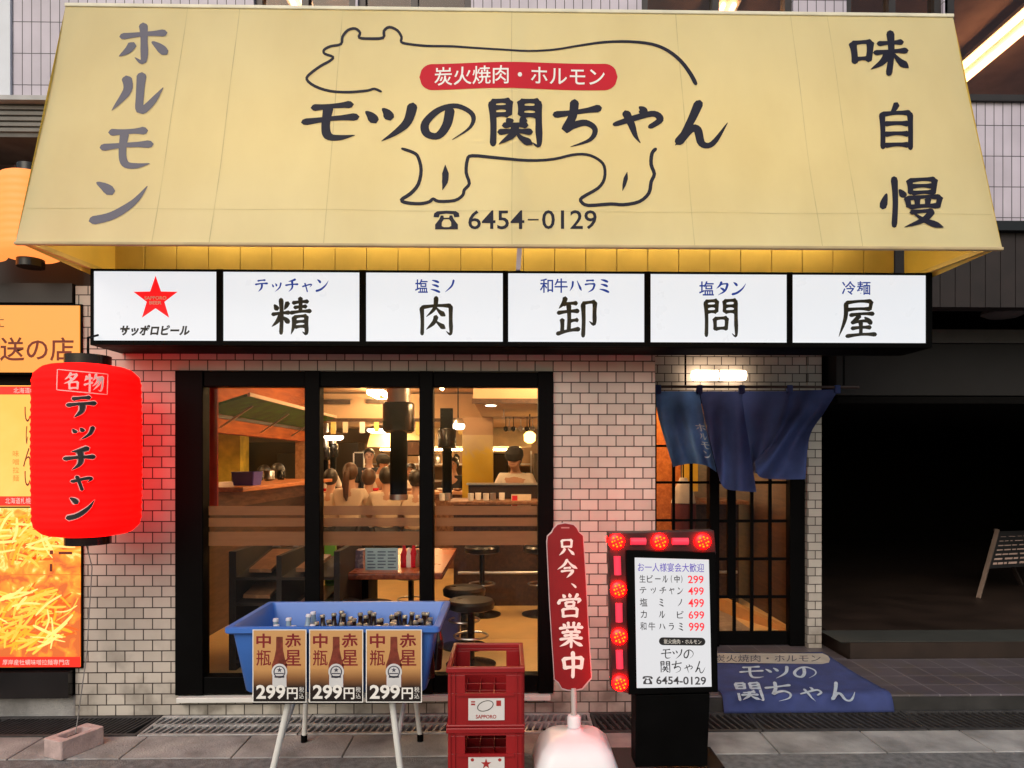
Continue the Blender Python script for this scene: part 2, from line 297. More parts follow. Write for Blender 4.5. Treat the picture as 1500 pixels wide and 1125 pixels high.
GL = {
'ホ': 'h 6,32 50,27 94,24;g 50,3 52,40 51,94 34,84;p 30,50 20,66 2,80;d 68,46 82,58 95,74',
'ル': 'p 32,12 34,45 6,92;g 60,4 57,50 57,92 76,74 98,36',
'モ': 'h 20,16 50,14 88,10;h 3,50 50,44 98,40;g 48,14 43,60 48,86 68,90 94,84',
'ン': 'd 14,8 30,20 38,32;p 4,92 40,80 76,50 98,15',
'味': 'v 6,28 10,72;h 6,29 36,26;v 35,26 32,68;h 11,64 32,62;h 48,30 70,27 88,25;h 42,50 70,46 96,43;v 68,3 70,50 66,97;p 64,52 55,70 36,86;n 73,50 84,66 99,80',
'自': 'p 52,0 46,12 38,20;v 20,22 22,60 22,96;h 20,24 80,19;v 80,19 81,60 80,97;h 26,44 76,42;h 26,66 76,64;h 26,90 76,88',
'慢': 'd 10,34 6,50 4,62;v 22,3 22,97;d 30,26 34,32 38,40;v 46,8 48,34;h 46,9 86,6;v 86,6 83,34;h 50,20 82,19;h 50,33 83,31;v 42,42 45,60;h 42,43 94,40;v 94,40 90,60;v 58,44 58,58;v 75,44 74,58;h 46,60 90,57;h 48,70 82,67;p 82,67 68,84 38,98;n 52,71 70,85 99,98',
'ツ': 'd 4,28 14,38 22,52;d 36,20 45,30 50,44;p 94,8 84,48 62,74 34,96',
'の': 'p 54,20 48,58 32,84 12,78 10,52 34,22 66,14 94,36 90,66 58,94',
'関': MON + 'd 36,43 40,48 43,52;p 66,42 62,48 58,53;h 30,57 70,55;h 22,70 78,68;p 50,57 46,74 22,94;n 52,70 62,82 80,93',
'ち': 'h 4,32 50,25 94,17;p 44,2 40,34 26,62 40,54 66,48 84,62 74,84 36,99',
'ゃ': 'o 2,52 50,34 84,26 96,42 74,60;d 54,8 62,16 60,26;p 26,20 38,52 46,80 56,99',
'ん': 'p 48,2 30,48 4,94;p 8,90 30,62 44,62 52,92 72,92 99,48',
'テ': 'h 22,18 78,12;h 4,44 96,36;p 54,42 50,70 26,97',
'ッ': 'd 6,26 14,38 20,52;d 38,18 46,30 50,44;p 92,12 82,50 60,76 34,95',
'チ': 'p 78,6 50,17 24,22;h 3,50 97,42;p 52,20 55,55 48,76 26,97',
'ャ': 'g 6,48 78,28 94,32 76,54;v 30,16 44,60 54,98',
'ミ': 'd 22,8 50,14 76,24;d 22,40 50,46 74,56;d 12,74 50,82 84,96',
'ノ': 'p 82,6 66,50 14,95', 'ハ': 'p 30,20 26,55 6,88;n 62,16 78,50 96,86', 'ラ': 'h 22,16 78,14;h 12,42 86,38;p 86,38 72,74 34,97',
'タ': 'p 42,4 32,28 8,52;h 36,22 84,18;p 84,18 66,66 18,97;d 34,46 48,54 60,64',
'精': 'd 8,20 12,26 16,34;p 42,14 38,24 33,34;h 3,46 46,41;v 25,5 25,97;p 24,48 16,64 2,78;d 30,52 38,60 44,68;h 54,16 92,12;h 58,28 88,25;h 48,42 99,37;v 73,2 73,40;p 58,52 57,75 50,98;h 58,53 88,50;g 88,50 88,70 88,96 78,91;h 60,66 86,64;h 60,79 86,77',
'肉': 'v 12,28 13,97;h 12,28 88,24;g 88,24 88,60 88,95 76,88;p 50,2 46,30 24,52;n 49,28 60,40 74,50;p 50,50 44,66 24,84;n 48,62 60,72 74,82',
'卸': 'p 22,3 18,16 6,30;h 16,20 50,17;h 3,41 54,36;v 30,20 30,86;v 14,56 14,86;h 32,61 52,58;h 1,92 56,80;h 64,18 94,14;g 94,14 93,40 92,68 80,61;v 65,18 65,99',
'問': MON + 'v 34,52 35,80;h 34,53 66,51;v 66,51 64,80;h 36,78 65,76',
'屋': 'h 20,10 86,6;v 86,6 82,28;h 22,28 83,26;p 20,10 18,50 1,97;h 30,42 92,38;p 56,42 46,52 32,61;h 34,61 82,56;d 68,47 78,55 86,64;h 34,76 84,73;v 58,60 58,92;h 20,96 98,91',
'只': 'v 22,10 25,50;h 22,11 78,8;v 78,8 75,50;h 26,47 75,45;p 40,56 30,74 8,94;n 58,56 74,72 94,92',
'今': 'p 50,2 34,30 2,54;n 50,6 72,32 99,50;h 34,48 66,45;h 20,64 80,60;p 78,61 66,78 46,98',
'、': 'd 10,10 50,40 85,85',
'営': 'd 22,5 27,11 31,18;d 48,1 50,8 53,16;p 82,3 76,12 68,21;d 10,24 9,33 5,44;h 10,29 92,24;p 92,24 87,32 80,41;v 34,37 36,54;h 34,38 67,35;v 67,35 65,54;h 36,54 65,52;v 22,65 24,97;h 22,66 79,62;v 79,62 77,97;h 24,94 77,91;v 50,54 47,63',
'業': 'v 38,1 40,19;v 61,1 59,19;d 18,7 22,12 27,19;p 84,5 78,12 72,19;h 4,25 96,21;d 32,28 34,32 37,37;p 69,26 66,32 62,37;h 14,41 86,38;h 22,53 78,51;h 6,67 94,62;v 50,40 50,99;p 46,67 32,81 5,94;n 54,67 70,80 96,92',
'中': 'v 14,28 19,66;h 14,29 86,25;v 86,25 82,66;h 19,62 81,59;v 50,2 50,99',
'名': 'p 46,3 34,24 10,42;h 42,16 80,13;p 80,13 56,42 6,66;d 36,28 43,33 50,40;v 36,60 37,96;h 36,60 84,56;v 84,56 82,96;h 38,92 82,89',
'物': 'p 14,13 12,26 2,40;h 12,28 42,25;h 1,60 44,48;v 28,3 28,97;p 62,3 56,22 44,40;h 58,22 96,19;g 96,19 92,70 84,92 72,86;p 72,24 64,48 42,68;p 85,24 76,56 46,88'}
def brush(ch, x0, y0, x1, y1, wt=11.0, k0=0):
    out = []; w_, h_ = x1 - x0, y1 - y0
    for i, st in enumerate(GL[ch].split(';')):
        a = st.split(); pts = [tuple(map(float, q.split(','))) for q in a[1:]]
        if len(pts) == 2:
            (ax, ay), (bx, by) = pts; mx, my = (ax+bx)/2, (ay+by)/2
            pts = [(ax, ay), (mx + (by-ay)*.02, my - abs(bx-ax)*.03), (bx, by)]
        V, F_ = ribbon(pts, wt, PROF[a[0]])
        out.append(([(x0 + u*w_/100, y0 + v*h_/100) for u, v in V], F_, k0 + i))
    return out
FC = {}
def font(body, x0, y0, x1, y1, bold=0.0, shear=0.0, k=0):
    key = (body, bold, shear)
    if key not in FC:
        c = bpy.data.curves.new('lettering', 'FONT'); c.body = body; c.resolution_u = 3; c.offset = bold; c.shear = shear
        o = bpy.data.objects.new('lettering', c); COL.objects.link(o); bpy.context.view_layer.update()
        me = bpy.data.meshes.new_from_object(o.evaluated_get(bpy.context.evaluated_depsgraph_get()))
        FC[key] = ([(v.co.x, v.co.y) for v in me.vertices], [tuple(p.vertices) for p in me.polygons])
        bpy.data.objects.remove(o); bpy.data.curves.remove(c); bpy.data.meshes.remove(me)
    V, F_ = FC[key]; xs = [v[0] for v in V]; ys = [v[1] for v in V]; ax, bx, ay, by = min(xs), max(xs), min(ys), max(ys)
    return [([(x0 + (u-ax)/(bx-ax)*(x1-x0), y1 - (v-ay)/(by-ay)*(y1-y0)) for u, v in V], F_, k)]
def poly(pts, k=0): return [(list(pts), [tuple(range(len(pts)))], k)]
def ring(outer, inner, k=0):
    n = len(outer); return [(list(outer) + list(inner), [(i, (i+1) % n, n+(i+1) % n, n+i) for i in range(n)], k)]
def rect(x0, y0, x1, y1, k=0): return poly([(x0, y0), (x1, y0), (x1, y1), (x0, y1)], k)
def star(cx, cy, r, k=0):
    return poly([(cx + (r if i % 2 == 0 else r*.40)*math.sin(math.pi*i/5), cy - (r if i % 2 == 0 else r*.40)*math.cos(math.pi*i/5)) for i in range(10)], k)
def oval(cx, cy, rx, ry, n=28): return [(cx + rx*math.cos(2*math.pi*i/n), cy + ry*math.sin(2*math.pi*i/n)) for i in range(n)]
def ink(name, items, mapf, m, parent):
    mb = MB()
    for V, F_, k in items: mb.add([mapf(u, v, k) for u, v in V], F_)
    return mb.build(name, m, parent)
def on_plane(p0, n, eps=.0015, dk=.00015):
    p0 = Vector(p0); n = Vector(n).normalized()
    if n.dot(CAM - p0) < 0: n = -n
    return lambda u, v, k: hit(u, v, p0, n) + n * (eps + k*dk)
def flat(O, U, V, N, su, eps=.001, dk=.00015):       # local sheet: units su per picture unit, v down
    O, U, V, N = map(Vector, (O, U, V, N)); return lambda u, v, k: O + U*(u*su) - V*(v*su) + N*(eps + k*dk)
def words(text, x0, y0, x1, y1, wt=11, gap=.06, vertical=False):
    out = []; n = len(text); stp = ((y1-y0) if vertical else (x1-x0)) / n
    for i, ch in enumerate(text):
        sm = .78 if ch in 'ャッゃ' else 1
        a = stp*(1-gap)*sm
        if vertical: cx = (x0+x1)/2; cy = y0 + stp*(i+.5); out += brush(ch, cx-(x1-x0)/2*sm, cy-a/2, cx+(x1-x0)/2*sm, cy+a/2, wt)
        else: cx = x0 + stp*(i+.5); out += brush(ch, cx-a/2, y1-(y1-y0)*sm, cx+a/2, y1, wt)
    return out

# ------------------------------------------------------------------ setting: ground
def struct(o, label=None): return tag(o, label, None, None, 'structure')
MB().box(-60, 60, -60, 60, -.9, -.2).build('ground', mat('earth', (.05, .05, .05), .95))
struct(bpy.data.objects['ground'])
struct(MB().box(-30, 30, -40, -.66, -.2, 0).build('street', M_asph))
kb = MB()
x = -9.3
while x < 9: kb.box(x, x + .593, -.655, -.345, -.2, .004); x += .6
struct(kb.build('gutter_kerb', M_conc, bevel=.006))
struct(MB().box(-9, 9, -.345, -.0, -.2, -.10).build('drain_channel', mat('drain_mud', (.012, .011, .01), .9)))
struct(MB().box(1.0, 9, .005, .83, -.2, .10).box(.95, 2.6, .835, 1.3, -.2, .10).build('entrance_step', M_porch, bevel=.006))
struct(MB().box(1.0, 9, -.003, .0045, -.2, .088).build('step_riser', mat('riser_stone', (.028, .027, .027), .7, var=.4)))
struct(MB().box(2.62, 9, .835, 7.9, -.2, .222).build('garage_floor', mat('garage_floor', (.03, .018, .013), .5, var=.35, scale=3)))
struct(MB().box(-9, -2.74, .005, .6, -.2, .13).build('neighbour_step', M_conc, bevel=.01))
XPF = .79
M_floor = mat('interior_floor', (.66, .44, .19), .35, var=.12, scale=4)
struct(MB().box(-5.6, XPF, .21, 1.30, -.1, .15).box(-5.6, 2.49, 1.305, 8.6, -.1, .15).build('interior_floor', M_floor))

# ------------------------------------------------------------------ restaurant building
b = T('restaurant_building', 'small restaurant building in beige tile with a three pane black framed window', 'building')
X0, X1, XW0, XW1, XP = -2.735, 2.53, -2.10, .29, .945
wl = MB().box(X0, XW0, 0, .2, -.1, 2.72).box(XW1, XP, 0, .2, -.1, 2.72).box(XW0, XW1, 0, .2, -.1, .125).box(XW0, XW1, 0, .2, 2.185, 2.72)
wl.box(XP - .15, XP, .2, 1.15, .05, 2.6)
wall = wl.build('wall', M_tile, b)
MB().box(XP - .15, 2.425, 1.16, 1.30, 2.17, 2.72).build('entry_wall', M_tile, b)
MB().box(2.425, 2.54, 1.15, 1.35, .1, 2.72).build('tiled_pillar', M_tile, b)
sd = MB(); x = -2.50
M_yel = mat('yellow_siding', (.60, .44, .13), .55, var=.1)
while x < 2.45: sd.box(x, x + .196, 0, .08, 2.725, 4.3); x += .2
sd.build('siding', M_yel, b, bevel=.004)
MB().box(-2.735, 2.54, .085, .2, 2.725, 4.3).build('upper_wall', M_dark, b)
MB().box(-2.735, 2.6, .0, .64, 4.305, 4.4).build('roof_edge', M_dark, b)
MB().box(XP, 2.6, .2, 1.15, 2.60, 2.70).build('entry_ceiling', M_dark, b)
# window
wf = MB(); FZ0, FZ1 = .135, 2.183
def pxz(px0, px1): return xw(px0, 0), xw(px1, 0)
panes = [(300, 448), (470, 615), (635, 788)]
zt = zw(567, 0, 540); zb = zw(988, 0, 700)
xs = [XW0 + .001] + [q for a_, b_ in panes for q in pxz(a_, b_)] + [XW1 - .001]
for i in range(0, 8, 2): wf.box(xs[i], xs[i+1], -.03, .075, FZ0, FZ1)
for i in range(1, 7, 2):
    wf.box(xs[i], xs[i+1], -.02, .07, zt, FZ1 - .004); wf.box(xs[i], xs[i+1], -.02, .07, FZ0 + .004, zb)
win = wf.build('window', M_black, b, bevel=.005)
for i in range(1, 7, 2):
    MB().box(xs[i] - .005, xs[i+1] + .005, .06, .066, zb - .005, zt + .005).build('pane', M_glass, win)
    for ya, yb in ((741, 754.5), (758.5, 771), (778.5, 799)):
        MB().box(xs[i] + .002, xs[i+1] - .002, .053, .0545, zw(yb, .053, 540), zw(ya, .053, 540)).build('frosted_band', M_frost, win)
MB().box(XW0 + .02, XW1 - .02, -.055, .0, .095, .128).build('sill', M_white, b, bevel=.004)
# interior shell
M_beige = mat('interior_beige', (.34, .21, .12), .8, var=.12, scale=3)
M_ceil = mat('interior_ceiling', (.50, .34, .21), .85, var=.1, scale=2)
MB().box(-2.6, -2.5, .21, 4.2, .15, 1.355).build('interior_wainscot', M_wooddk, b)
iw = MB().box(-2.6, -2.5, .21, 1.2, 1.36, 1.86).box(-2.6, -2.5, .21, 4.2, 1.86, 2.75)
iw.build('interior_partition', wood('soffit_wood', (.50, .115, .010), (.30, .06, .006), .9), b)
MB().box(-5.7, -5.6, .21, 8.7, .15, 2.75).box(-5.6, 2.49, 8.6, 8.7, .15, 2.75).box(-5.6, -2.601, .21, .3, .15, 2.75).build('interior_wall', M_beige, b)
MB().box(2.49, 2.55, 1.31, 8.7, .15, 2.75).build('interior_side_wall', M_wooddk, b)
MB().box(-5.6, 2.49, .21, 8.6, 2.62, 2.72).build('interior_ceiling', M_ceil, b)
MB().box(-.35, 2.48, 2.55, 8.5, 2.21, 2.60).box(-5.5, -.352, 5.8, 8.5, 2.21, 2.60).build('dropped_ceiling', M_ceil, b)
MB().box(-.36, 2.485, 2.53, 2.549, 2.19, 2.24).build('ceiling_trim', M_wooddk, b)
MB().box(-5.5, -.37, 5.78, 5.799, 2.19, 2.24).build('ceiling_trim', M_wooddk, b)
# wall stretch hidden side of the entrance lobby
MB().box(XP - .14, XP - .05, 1.31, 1.9, .15, 2.6).build('lobby_wall', M_wood, b)

# entrance: fixed lattice on the left, sliding lattice door on the right
YD = 1.18
dr = MB(); P = lambda px: xw(px, YD)
zt_d, z0_d = 2.165, .105
dr.box(XP + .001, P(962), YD, YD + .08, z0_d, zt_d).box(P(1040), P(1054), YD, YD + .1, z0_d, zt_d).box(P(962), P(1040), YD, YD + .08, z0_d, .25).box(P(962), P(1040), YD, YD + .08, zt_d - .08, zt_d)
fr = dr.build('lattice_window', M_black, b, bevel=.003)
lt = MB()
for q in (988, 1014): lt.box(P(q) - .011, P(q) + .011, YD + .02, YD + .045, .25, zt_d - .08)
for q in (653, 707, 763, 820, 876):
    z = zw(q, YD); lt.box(P(962), P(1040), YD + .026, YD + .040, z - .010, z + .010)
lt.build('lattice', M_black, fr)
MB().box(P(962), P(1040), YD + .047, YD + .052, .25, zt_d - .08).build('pane', M_glass, fr)
dd = MB(); Y2 = YD + .06
dd.box(P(1054) + .001, P(1057), Y2, Y2 + .04, z0_d, zt_d).box(P(1158), 2.422, Y2 - .05, Y2 + .04, z0_d, zt_d).box(P(1057), P(1158), Y2, Y2 + .04, z0_d, zw(927, Y2)).box(P(1057), P(1158), Y2, Y2 + .04, zt_d - .1, zt_d)
door = dd.build('sliding_door', M_black, b, bevel=.003)
lt = MB(); lt.box(P(1070), P(1082), Y2 + .01, Y2 + .038, zw(876, Y2), zt_d - .1)
for q in (1106, 1133): lt.box(P(q) - .012, P(q) + .012, Y2 + .008, Y2 + .032, zw(927, Y2), zt_d - .1)
lt.box(P(1080) - .012, P(1080) + .012, Y2 + .008, Y2 + .032, zw(927, Y2), zw(876, Y2) - .012)
for q in (707, 764, 820, 876):
    z = zw(q, Y2); lt.box(P(1057), P(1158), Y2 + .012, Y2 + .028, z - .012, z + .012)
lt.build('lattice', M_black, door)
MB().box(P(1057), P(1158), Y2 + .034, Y2 + .038, zw(927, Y2), zt_d - .1).build('pane', M_glass, door)

# ------------------------------------------------------------------ upper storey
u = T('upper_storey', 'lavender tiled upper storey with wide windows showing above the yellow awning', 'building')
YU = .65
ux = lambda p: xw(p, YU)
opn = [(372, 520), (524, 690), (940, 1162), (1240, 1382)]
cols = [-9.0] + [q for o_ in opn for q in (ux(o_[0]), ux(o_[1]))] + [ux(1388)]
z_up0, z_up1, z_w0 = 3.3, 7.5, 4.75
mb = MB()
mb.box(ux(18), ux(1500) + 6, YU, YU + .2, zw(322, YU), 4.2)
zr = zw(150, YU, 1440)
mb.box(ux(18), ux(1388), YU, YU + .2, 4.2, z_w0)
mb.box(ux(1388), ux(1500) + 6, YU, YU + .2, 4.2, zr)
for i in range(0, len(cols), 2):
    mb.box(max(cols[i], ux(18)), cols[i+1], YU, YU + .2, z_w0, z_up1)
mb.build('tiled_wall', M_uptile, u)
M_frm = mat('bronze_frame', (.045, .04, .04), .4, .5)
M_dimroom = mat('office_wall', (.30, .22, .20), .9)
M_upglass = glass('upper_glass', (.66, .56, .50), .035)
for (a_, b_) in opn:
    xa, xb = ux(a_), ux(b_); f_ = MB()
    for q in (xa, (xa+xb)/2 - .03, xb - .05): f_.box(q, q + .05, YU + .03, YU + .12, z_w0, z_up1)
    f_.box(xa + .05, xb - .05, YU + .04, YU + .11, z_w0, z_w0 + .05)
    wn = f_.build('window', M_frm, u)
    MB().box(xa + .04, xb - .04, YU + .07, YU + .076, z_w0, z_up1).build('pane', M_upglass, wn)
f_ = MB().box(ux(1388), ux(1500) + 5, YU - .03, YU + .12, zr, zr + .045).box(ux(1388) - .02, ux(1388) + .05, YU + .0, YU + .12, zr + .045, z_up1)
wn = f_.build('window', M_frm, u)
MB().box(ux(1388) + .04, ux(1500) + 5, YU + .07, YU + .076, zr + .03, z_up1).build('pane', M_upglass, wn)
MB().box(-8, 12, 5.2, 5.3, 4.3, 6.2).box(-8, 12, YU + .21, 5.2, 4.2, 4.3).box(12, 12.1, YU + .21, 5.2, 4.3, 6.2).box(-8.1, -8, YU + .21, 5.2, 4.3, 6.2).build('office_wall', M_dimroom, u)
MB().box(-8, 12, YU + .21, 5.3, 5.62, 5.8).build('office_ceiling', mat('office_ceiling', (.42, .30, .25), .9), u)
# white downpipe column and ledge on the left
tag(MB().box(-9, ux(18) - .002, YU - .02, YU + .2, zw(152, YU - .1), 7.5).build('concrete_column', mat('pale_column', (.70, .74, .82), .6, var=.06), None, (-5, YU, 3.3)), 'smooth pale column beside the lavender tiles at the upper left corner', 'column')
lg = T('concrete_ledge', 'grey ribbed concrete ledge below the lavender tiles on the left', 'ledge', (ux(10), .4, zw(210, .2)))
mb = MB().box(-6, -2.56, .2, .64, zw(207, .2), zw(160, .2)); mb.build('ledge_face', mat('ledge_grey', (.12, .12, .115), .8, var=.3), lg)
mb = MB()
for i in range(5): mb.box(-6, -2.56, .188, .2, zw(200 - i*8, .2), zw(200 - i*8, .2) + .022)
mb.build('rib', mat('ledge_rib', (.19, .19, .18), .8, var=.2), lg)
MB().box(-6, -2.56, .14, .66, zw(159.5, .2), zw(153, .2)).build('coping', mat('coping', (.45, .46, .48), .7), lg)

M_tube = glow('fluorescent_tube', (1, .62, .34), 16)
def tube_lamp(label, px, py0, zc, y0, ln, gap=.10, m=M_tube, grp=None, r=.018, x=None):
    X = at(px, py0, y0).x if x is None else x
    t = T('fluorescent_lamp', label, 'lamp', (X, y0 + ln/2, zc), grp)
    MB().box(X - .11, X + .11, y0 - .02, y0 + ln + .02, zc + .035, zc + .075).build('housing', M_white, t, bevel=.004)
    for s in (-1, 1): MB().cyl((X + s*gap/2, y0, zc), (X + s*gap/2, y0 + ln, zc), r, n=10).build('tube', m, t, smooth=True)
    return t
zl = 5.45
tube_lamp('twin tube ceiling lamp seen through the big upper right window', 1450, 60, zl, 1.35, 1.25, .17, r=.03, x=at(1455, 57, 1.95).x + .0, grp='office ceiling lamps')
tube_lamp('twin tube ceiling lamp glowing above the awning near the rear end of the ox outline', 1068, 15, 5.5, 1.45, .5, .09, r=.022, grp='office ceiling lamps')
tube_lamp('twin tube ceiling lamp glowing above the awning left of the ox ears', 432, 8, 5.5, 1.4, .5, .09, r=.022, grp='office ceiling lamps')
tube_lamp('small far tube lamp low in the upper right window', 1418, 117, 5.45, 3.2, .6, .08, r=.02, grp='office ceiling lamps')

# ------------------------------------------------------------------ neighbour shop, left
n_ = T('neighbour_shop', 'dark shopfront of the neighbouring noodle shop with backlit panels on the left', 'building', (-4, .3, 0))
M_nd = mat('neighbour_dark', (.015, .012, .012), .6)
MB().box(-6, X0 - .012, .15, .4, .1, 3.3).build('front_wall', M_nd, n_)
MB().box(-6, X0 - .01, -.02, .14, zw(446, -.02), zw(418, -.02)).build('fascia', mat('fascia_black', (.012, .010, .010), .5), n_)
MB().box(-6, X0 - .01, -.06, .14, .132, zw(981, -.06)).build('plinth', M_blackgloss, n_)
YN = -.02
def backlit(name, label, x0, y0, x1, y1, m, Y=YN, dep=.12, cat='sign'):
    a, c = at(x0, y1, Y), at(x1, y0, Y); t = T(name, label, cat, ((a.x+c.x)/2, Y + dep, a.z))
    MB().box(a.x - .012, c.x + .008, Y + .004, Y + dep, a.z - .012, c.z + .012).build('casing', M_black, t)
    MB().box(a.x, c.x, Y - .006, Y + .003, a.z, c.z).build('printed_panel', m, t)
    return t
M_brownink = mat('brown_ink', (.16, .025, .008), .6)
nx = -150
t = backlit('shop_sign', 'glowing orange neighbour shop sign with brown characters above the red lantern', nx, 448, 117, 545,
            printed('sign_amber', [(.0, (.82, .29, .04)), (.5, (1, .38, .02)), (1, (.84, .30, .05))], 2, 2.12, 2.64, 1.2, .3, 1.35), cat='shop sign')  # brighter middle: the backlight's centre glow put into the ramp
pm = on_plane((0, YN - .006, 0), (0, -1, 0))
ink('lettering', font('送の店', 0, 494, 108, 529, .012), pm, M_brownink, t)
ink('lettering', font('に', -4, 466, 6, 480), pm, M_brownink, t)
t = backlit('menu_poster', 'tall backlit yellow poster with red bands and brush kana behind the red lantern', nx, 565, 118, 742,
            printed('poster_yellow', [(.0, (.95, .40, .06)), (.5, (1, .60, .18)), (1, (.98, .66, .28))], 2, 1.2, 2.2, 1.6, .7, 1.5, 3.0), cat='poster')
for q in ((566, 578), (727, 741)): ink('red_band', rect(nx, q[0], 118, q[1]), pm, glow('band_red', (.80, .02, .01), .7), t)
ink('lettering', words('ンいんい'.replace('い', 'ッ').replace('ンッ', 'ンッ'), 36, 598, 52, 712, 9, .1, True) if False else font('い', 36, 596, 52, 618) + font('け', 38, 624, 52, 652) + font('ん', 34, 656, 52, 684) + font('い', 36, 690, 52, 712), on_plane((0, YN - .007, 0), (0, -1, 0)), M_brownink, t)
ink('small_lettering', font('味', 19, 660, 28, 669) + font('噌', 19, 672, 28, 681) + font('拉', 19, 684, 28, 693) + font('麺', 19, 696, 28, 705), on_plane((0, YN - .007, 0), (0, -1, 0)), mat('orange_ink', (.85, .30, .04), .6), t)
ink('small_lettering', font('北海道札幌拉麺', 8, 729, 60, 738), on_plane((0, YN - .009, 0), (0, -1, 0)), M_paleink, t)
ink('small_lettering', font('北海道味噌', 20, 568, 60, 576), on_plane((0, YN - .009, 0), (0, -1, 0)), M_paleink, t)
t = backlit('food_poster', 'backlit orange poster of noodles and meat with a red foot band at lower left', nx, 744, 118, 978,
            printed('poster_food', [(.0, (.55, .10, .012)), (.28, (.92, .24, .015)), (.42, (1, .36, .03)), (.54, (1, .62, .17)), (.64, (1, .40, .045)), (.78, (1, .66, .24)), (1, (1, .72, .34))], 2, .25, 1.55, 13, 1.9, 1.5, 8.0, 9), cat='poster')
rnd = random.Random(21)
for cname, col_, n_r, k0 in (('noodle_shadow', (.62, .10, .01), 70, 0), ('noodle_orange', (1, .33, .02), 90, 2), ('noodle_gold', (1, .45, .06), 90, 4), ('noodle_pale', (1, .60, .18), 40, 6)):
    it = []
    for i in range(n_r):                       # printed strands of the two noodle bowls
        ox_, oy_, rx_, ry_ = ((28, 790, 66, 34), (42, 905, 66, 42))[i % 2]
        a_ = rnd.uniform(0, 6.283); q_ = math.sqrt(rnd.random()); x_, y_ = ox_ + rx_*q_*math.cos(a_), oy_ + ry_*q_*math.sin(a_); an = rnd.gauss(-.35, .55); l_ = rnd.uniform(8, 26); cv = rnd.uniform(-7, 7)
        pts = [(x_ - l_*math.cos(an), y_ - l_*math.sin(an)), (x_ + cv*math.sin(an)*.6, y_ - cv*math.cos(an)*.6), (x_ + l_*math.cos(an), y_ + l_*math.sin(an))]
        pts = [(min(115, max(-60, u)), min(958, max(750 if i % 2 == 0 else 850, v))) for u, v in pts]
        it.append((*ribbon(pts, rnd.uniform(1.6, 4.6), PROF['o'], 4), 0))
    zz_ = [it[j][:2] + (j % 12,) for j in range(len(it))]
    ink('printed_noodles', zz_, on_plane((0, YN - .006, 0), (0, -1, 0), .0004 + k0*.0003, .00004), mat(cname, col_, .4, emit=col_, es=.80, var=.1), t)
ink('red_band', rect(nx, 962, 118, 977), on_plane((0, YN - .0095, 0), (0, -1, 0)), glow('band_red2', (.80, .02, .01), .7), t)
ink('small_lettering', font('厚岸産牡蠣味噌拉麺専門店', 4, 966, 102, 974), on_plane((0, YN - .012, 0), (0, -1, 0)), M_paleink, t)
ink('lettering', rect(73, 806, 78, 812) + rect(86, 808, 106, 812) + rect(73, 826, 77, 837), on_plane((0, YN - .011, 0), (0, -1, 0)), M_brownink, t)
ink('caption_box', rect(nx, 841, 118, 842.5), on_plane((0, YN - .007, 0), (0, -1, 0)), mat('orange_ink', (.9, .45, .1)), t)

def paper_lantern(name, label, Xc, Yc, z0, z1, rad, m, grp=None, ribs=30, ringm=None):
    t = T(name, label, 'lantern', (Xc, Yc, z0), grp); H = z1 - z0; pr = []
    N = ribs * 4
    for i in range(N + 1):
        s = i / N; e = min(s, 1 - s) / .11
        r = rad * (.50 + .50*math.sqrt(max(0, 1 - (1 - min(1, e))**2.4)))
        r *= 1 + .025*math.sin(math.pi*s)
        pr.append((r - .0045*abs(math.cos(math.pi*i/4)), z0 + H*s))
    MB().lathe(pr, (Xc, Yc, 0), 48).build('lantern_body', m, t, smooth=True)
    rm = ringm or M_blackgloss
    for za, zb_ in ((z1 - .004, z1 + .055), (z0 - .048, z0 + .004)):
        MB().lathe([(rad*.42, za), (rad*.44, za), (rad*.44, zb_), (rad*.42, zb_)], (Xc, Yc, 0), 40).build('ring', rm, t, smooth=True)
    return t
M_lantred = mat('lantern_red_paper', (.70, .006, .006), .8, emit=(1, .0008, .0008), es=2.3, var=.05, spec=.18)
YL = -.42
c0 = at(129, 660, YL); zt_l = zw(530, YL - .2); zb_l = zw(786, YL - .1)
scl = (4.5 + YL) / F; rl = 68 * scl
lan = paper_lantern('paper_lantern', 'big red paper lantern with black kana hanging at the corner of the tiled wall', c0.x, YL, zb_l, zt_l, rl, M_lantred, ribs=24)
def on_lantern(eps=.004, dk=.0002):
    def f(u, v, k):
        r = ray(u, v); ox, oy = CAM.x - c0.x, CAM.y - YL; rr = rl*1.025 + eps + k*dk
        a = r.x**2 + r.y**2; bq = 2*(ox*r.x + oy*r.y); cq = ox*ox + oy*oy - rr*rr
        ds = max(0, bq*bq - 4*a*cq); return CAM + r * ((-bq - math.sqrt(ds)) / (2*a))
    return f
lw = []
for ch, bx in (('テ', (96, 578, 142, 613)), ('ッ', (104, 622, 139, 646)), ('チ', (92, 654, 140, 690)), ('ャ', (102, 693, 136, 719)), ('ン', (96, 726, 140, 762))): lw.append((ch, bx))
for ch, bx in lw:
    hk = ink('kana_outline', brush(ch, *bx, wt=24), on_lantern(.004), mat('pink_ink', (.85, .5, .5), .6), lan)
    ink('kana', brush(ch, *bx, wt=15), on_lantern(.009), M_blackink, lan)
hl = []
for a in (((84, 541), (158, 548)), ((158, 548), (157, 578)), ((157, 578), (83, 571)), ((83, 571), (84, 541))): hl += [(*ribbon([a[0], ((a[0][0]+a[1][0])/2, (a[0][1]+a[1][1])/2), a[1]], 1.3, PROF['o']), 0)]
ink('kanji_box', hl + brush('名', 92, 545, 118, 571, 13) + brush('物', 123, 547, 152, 575, 12), on_lantern(.004), mat('pink_ink2', (.9, .62, .62), .6), lan)
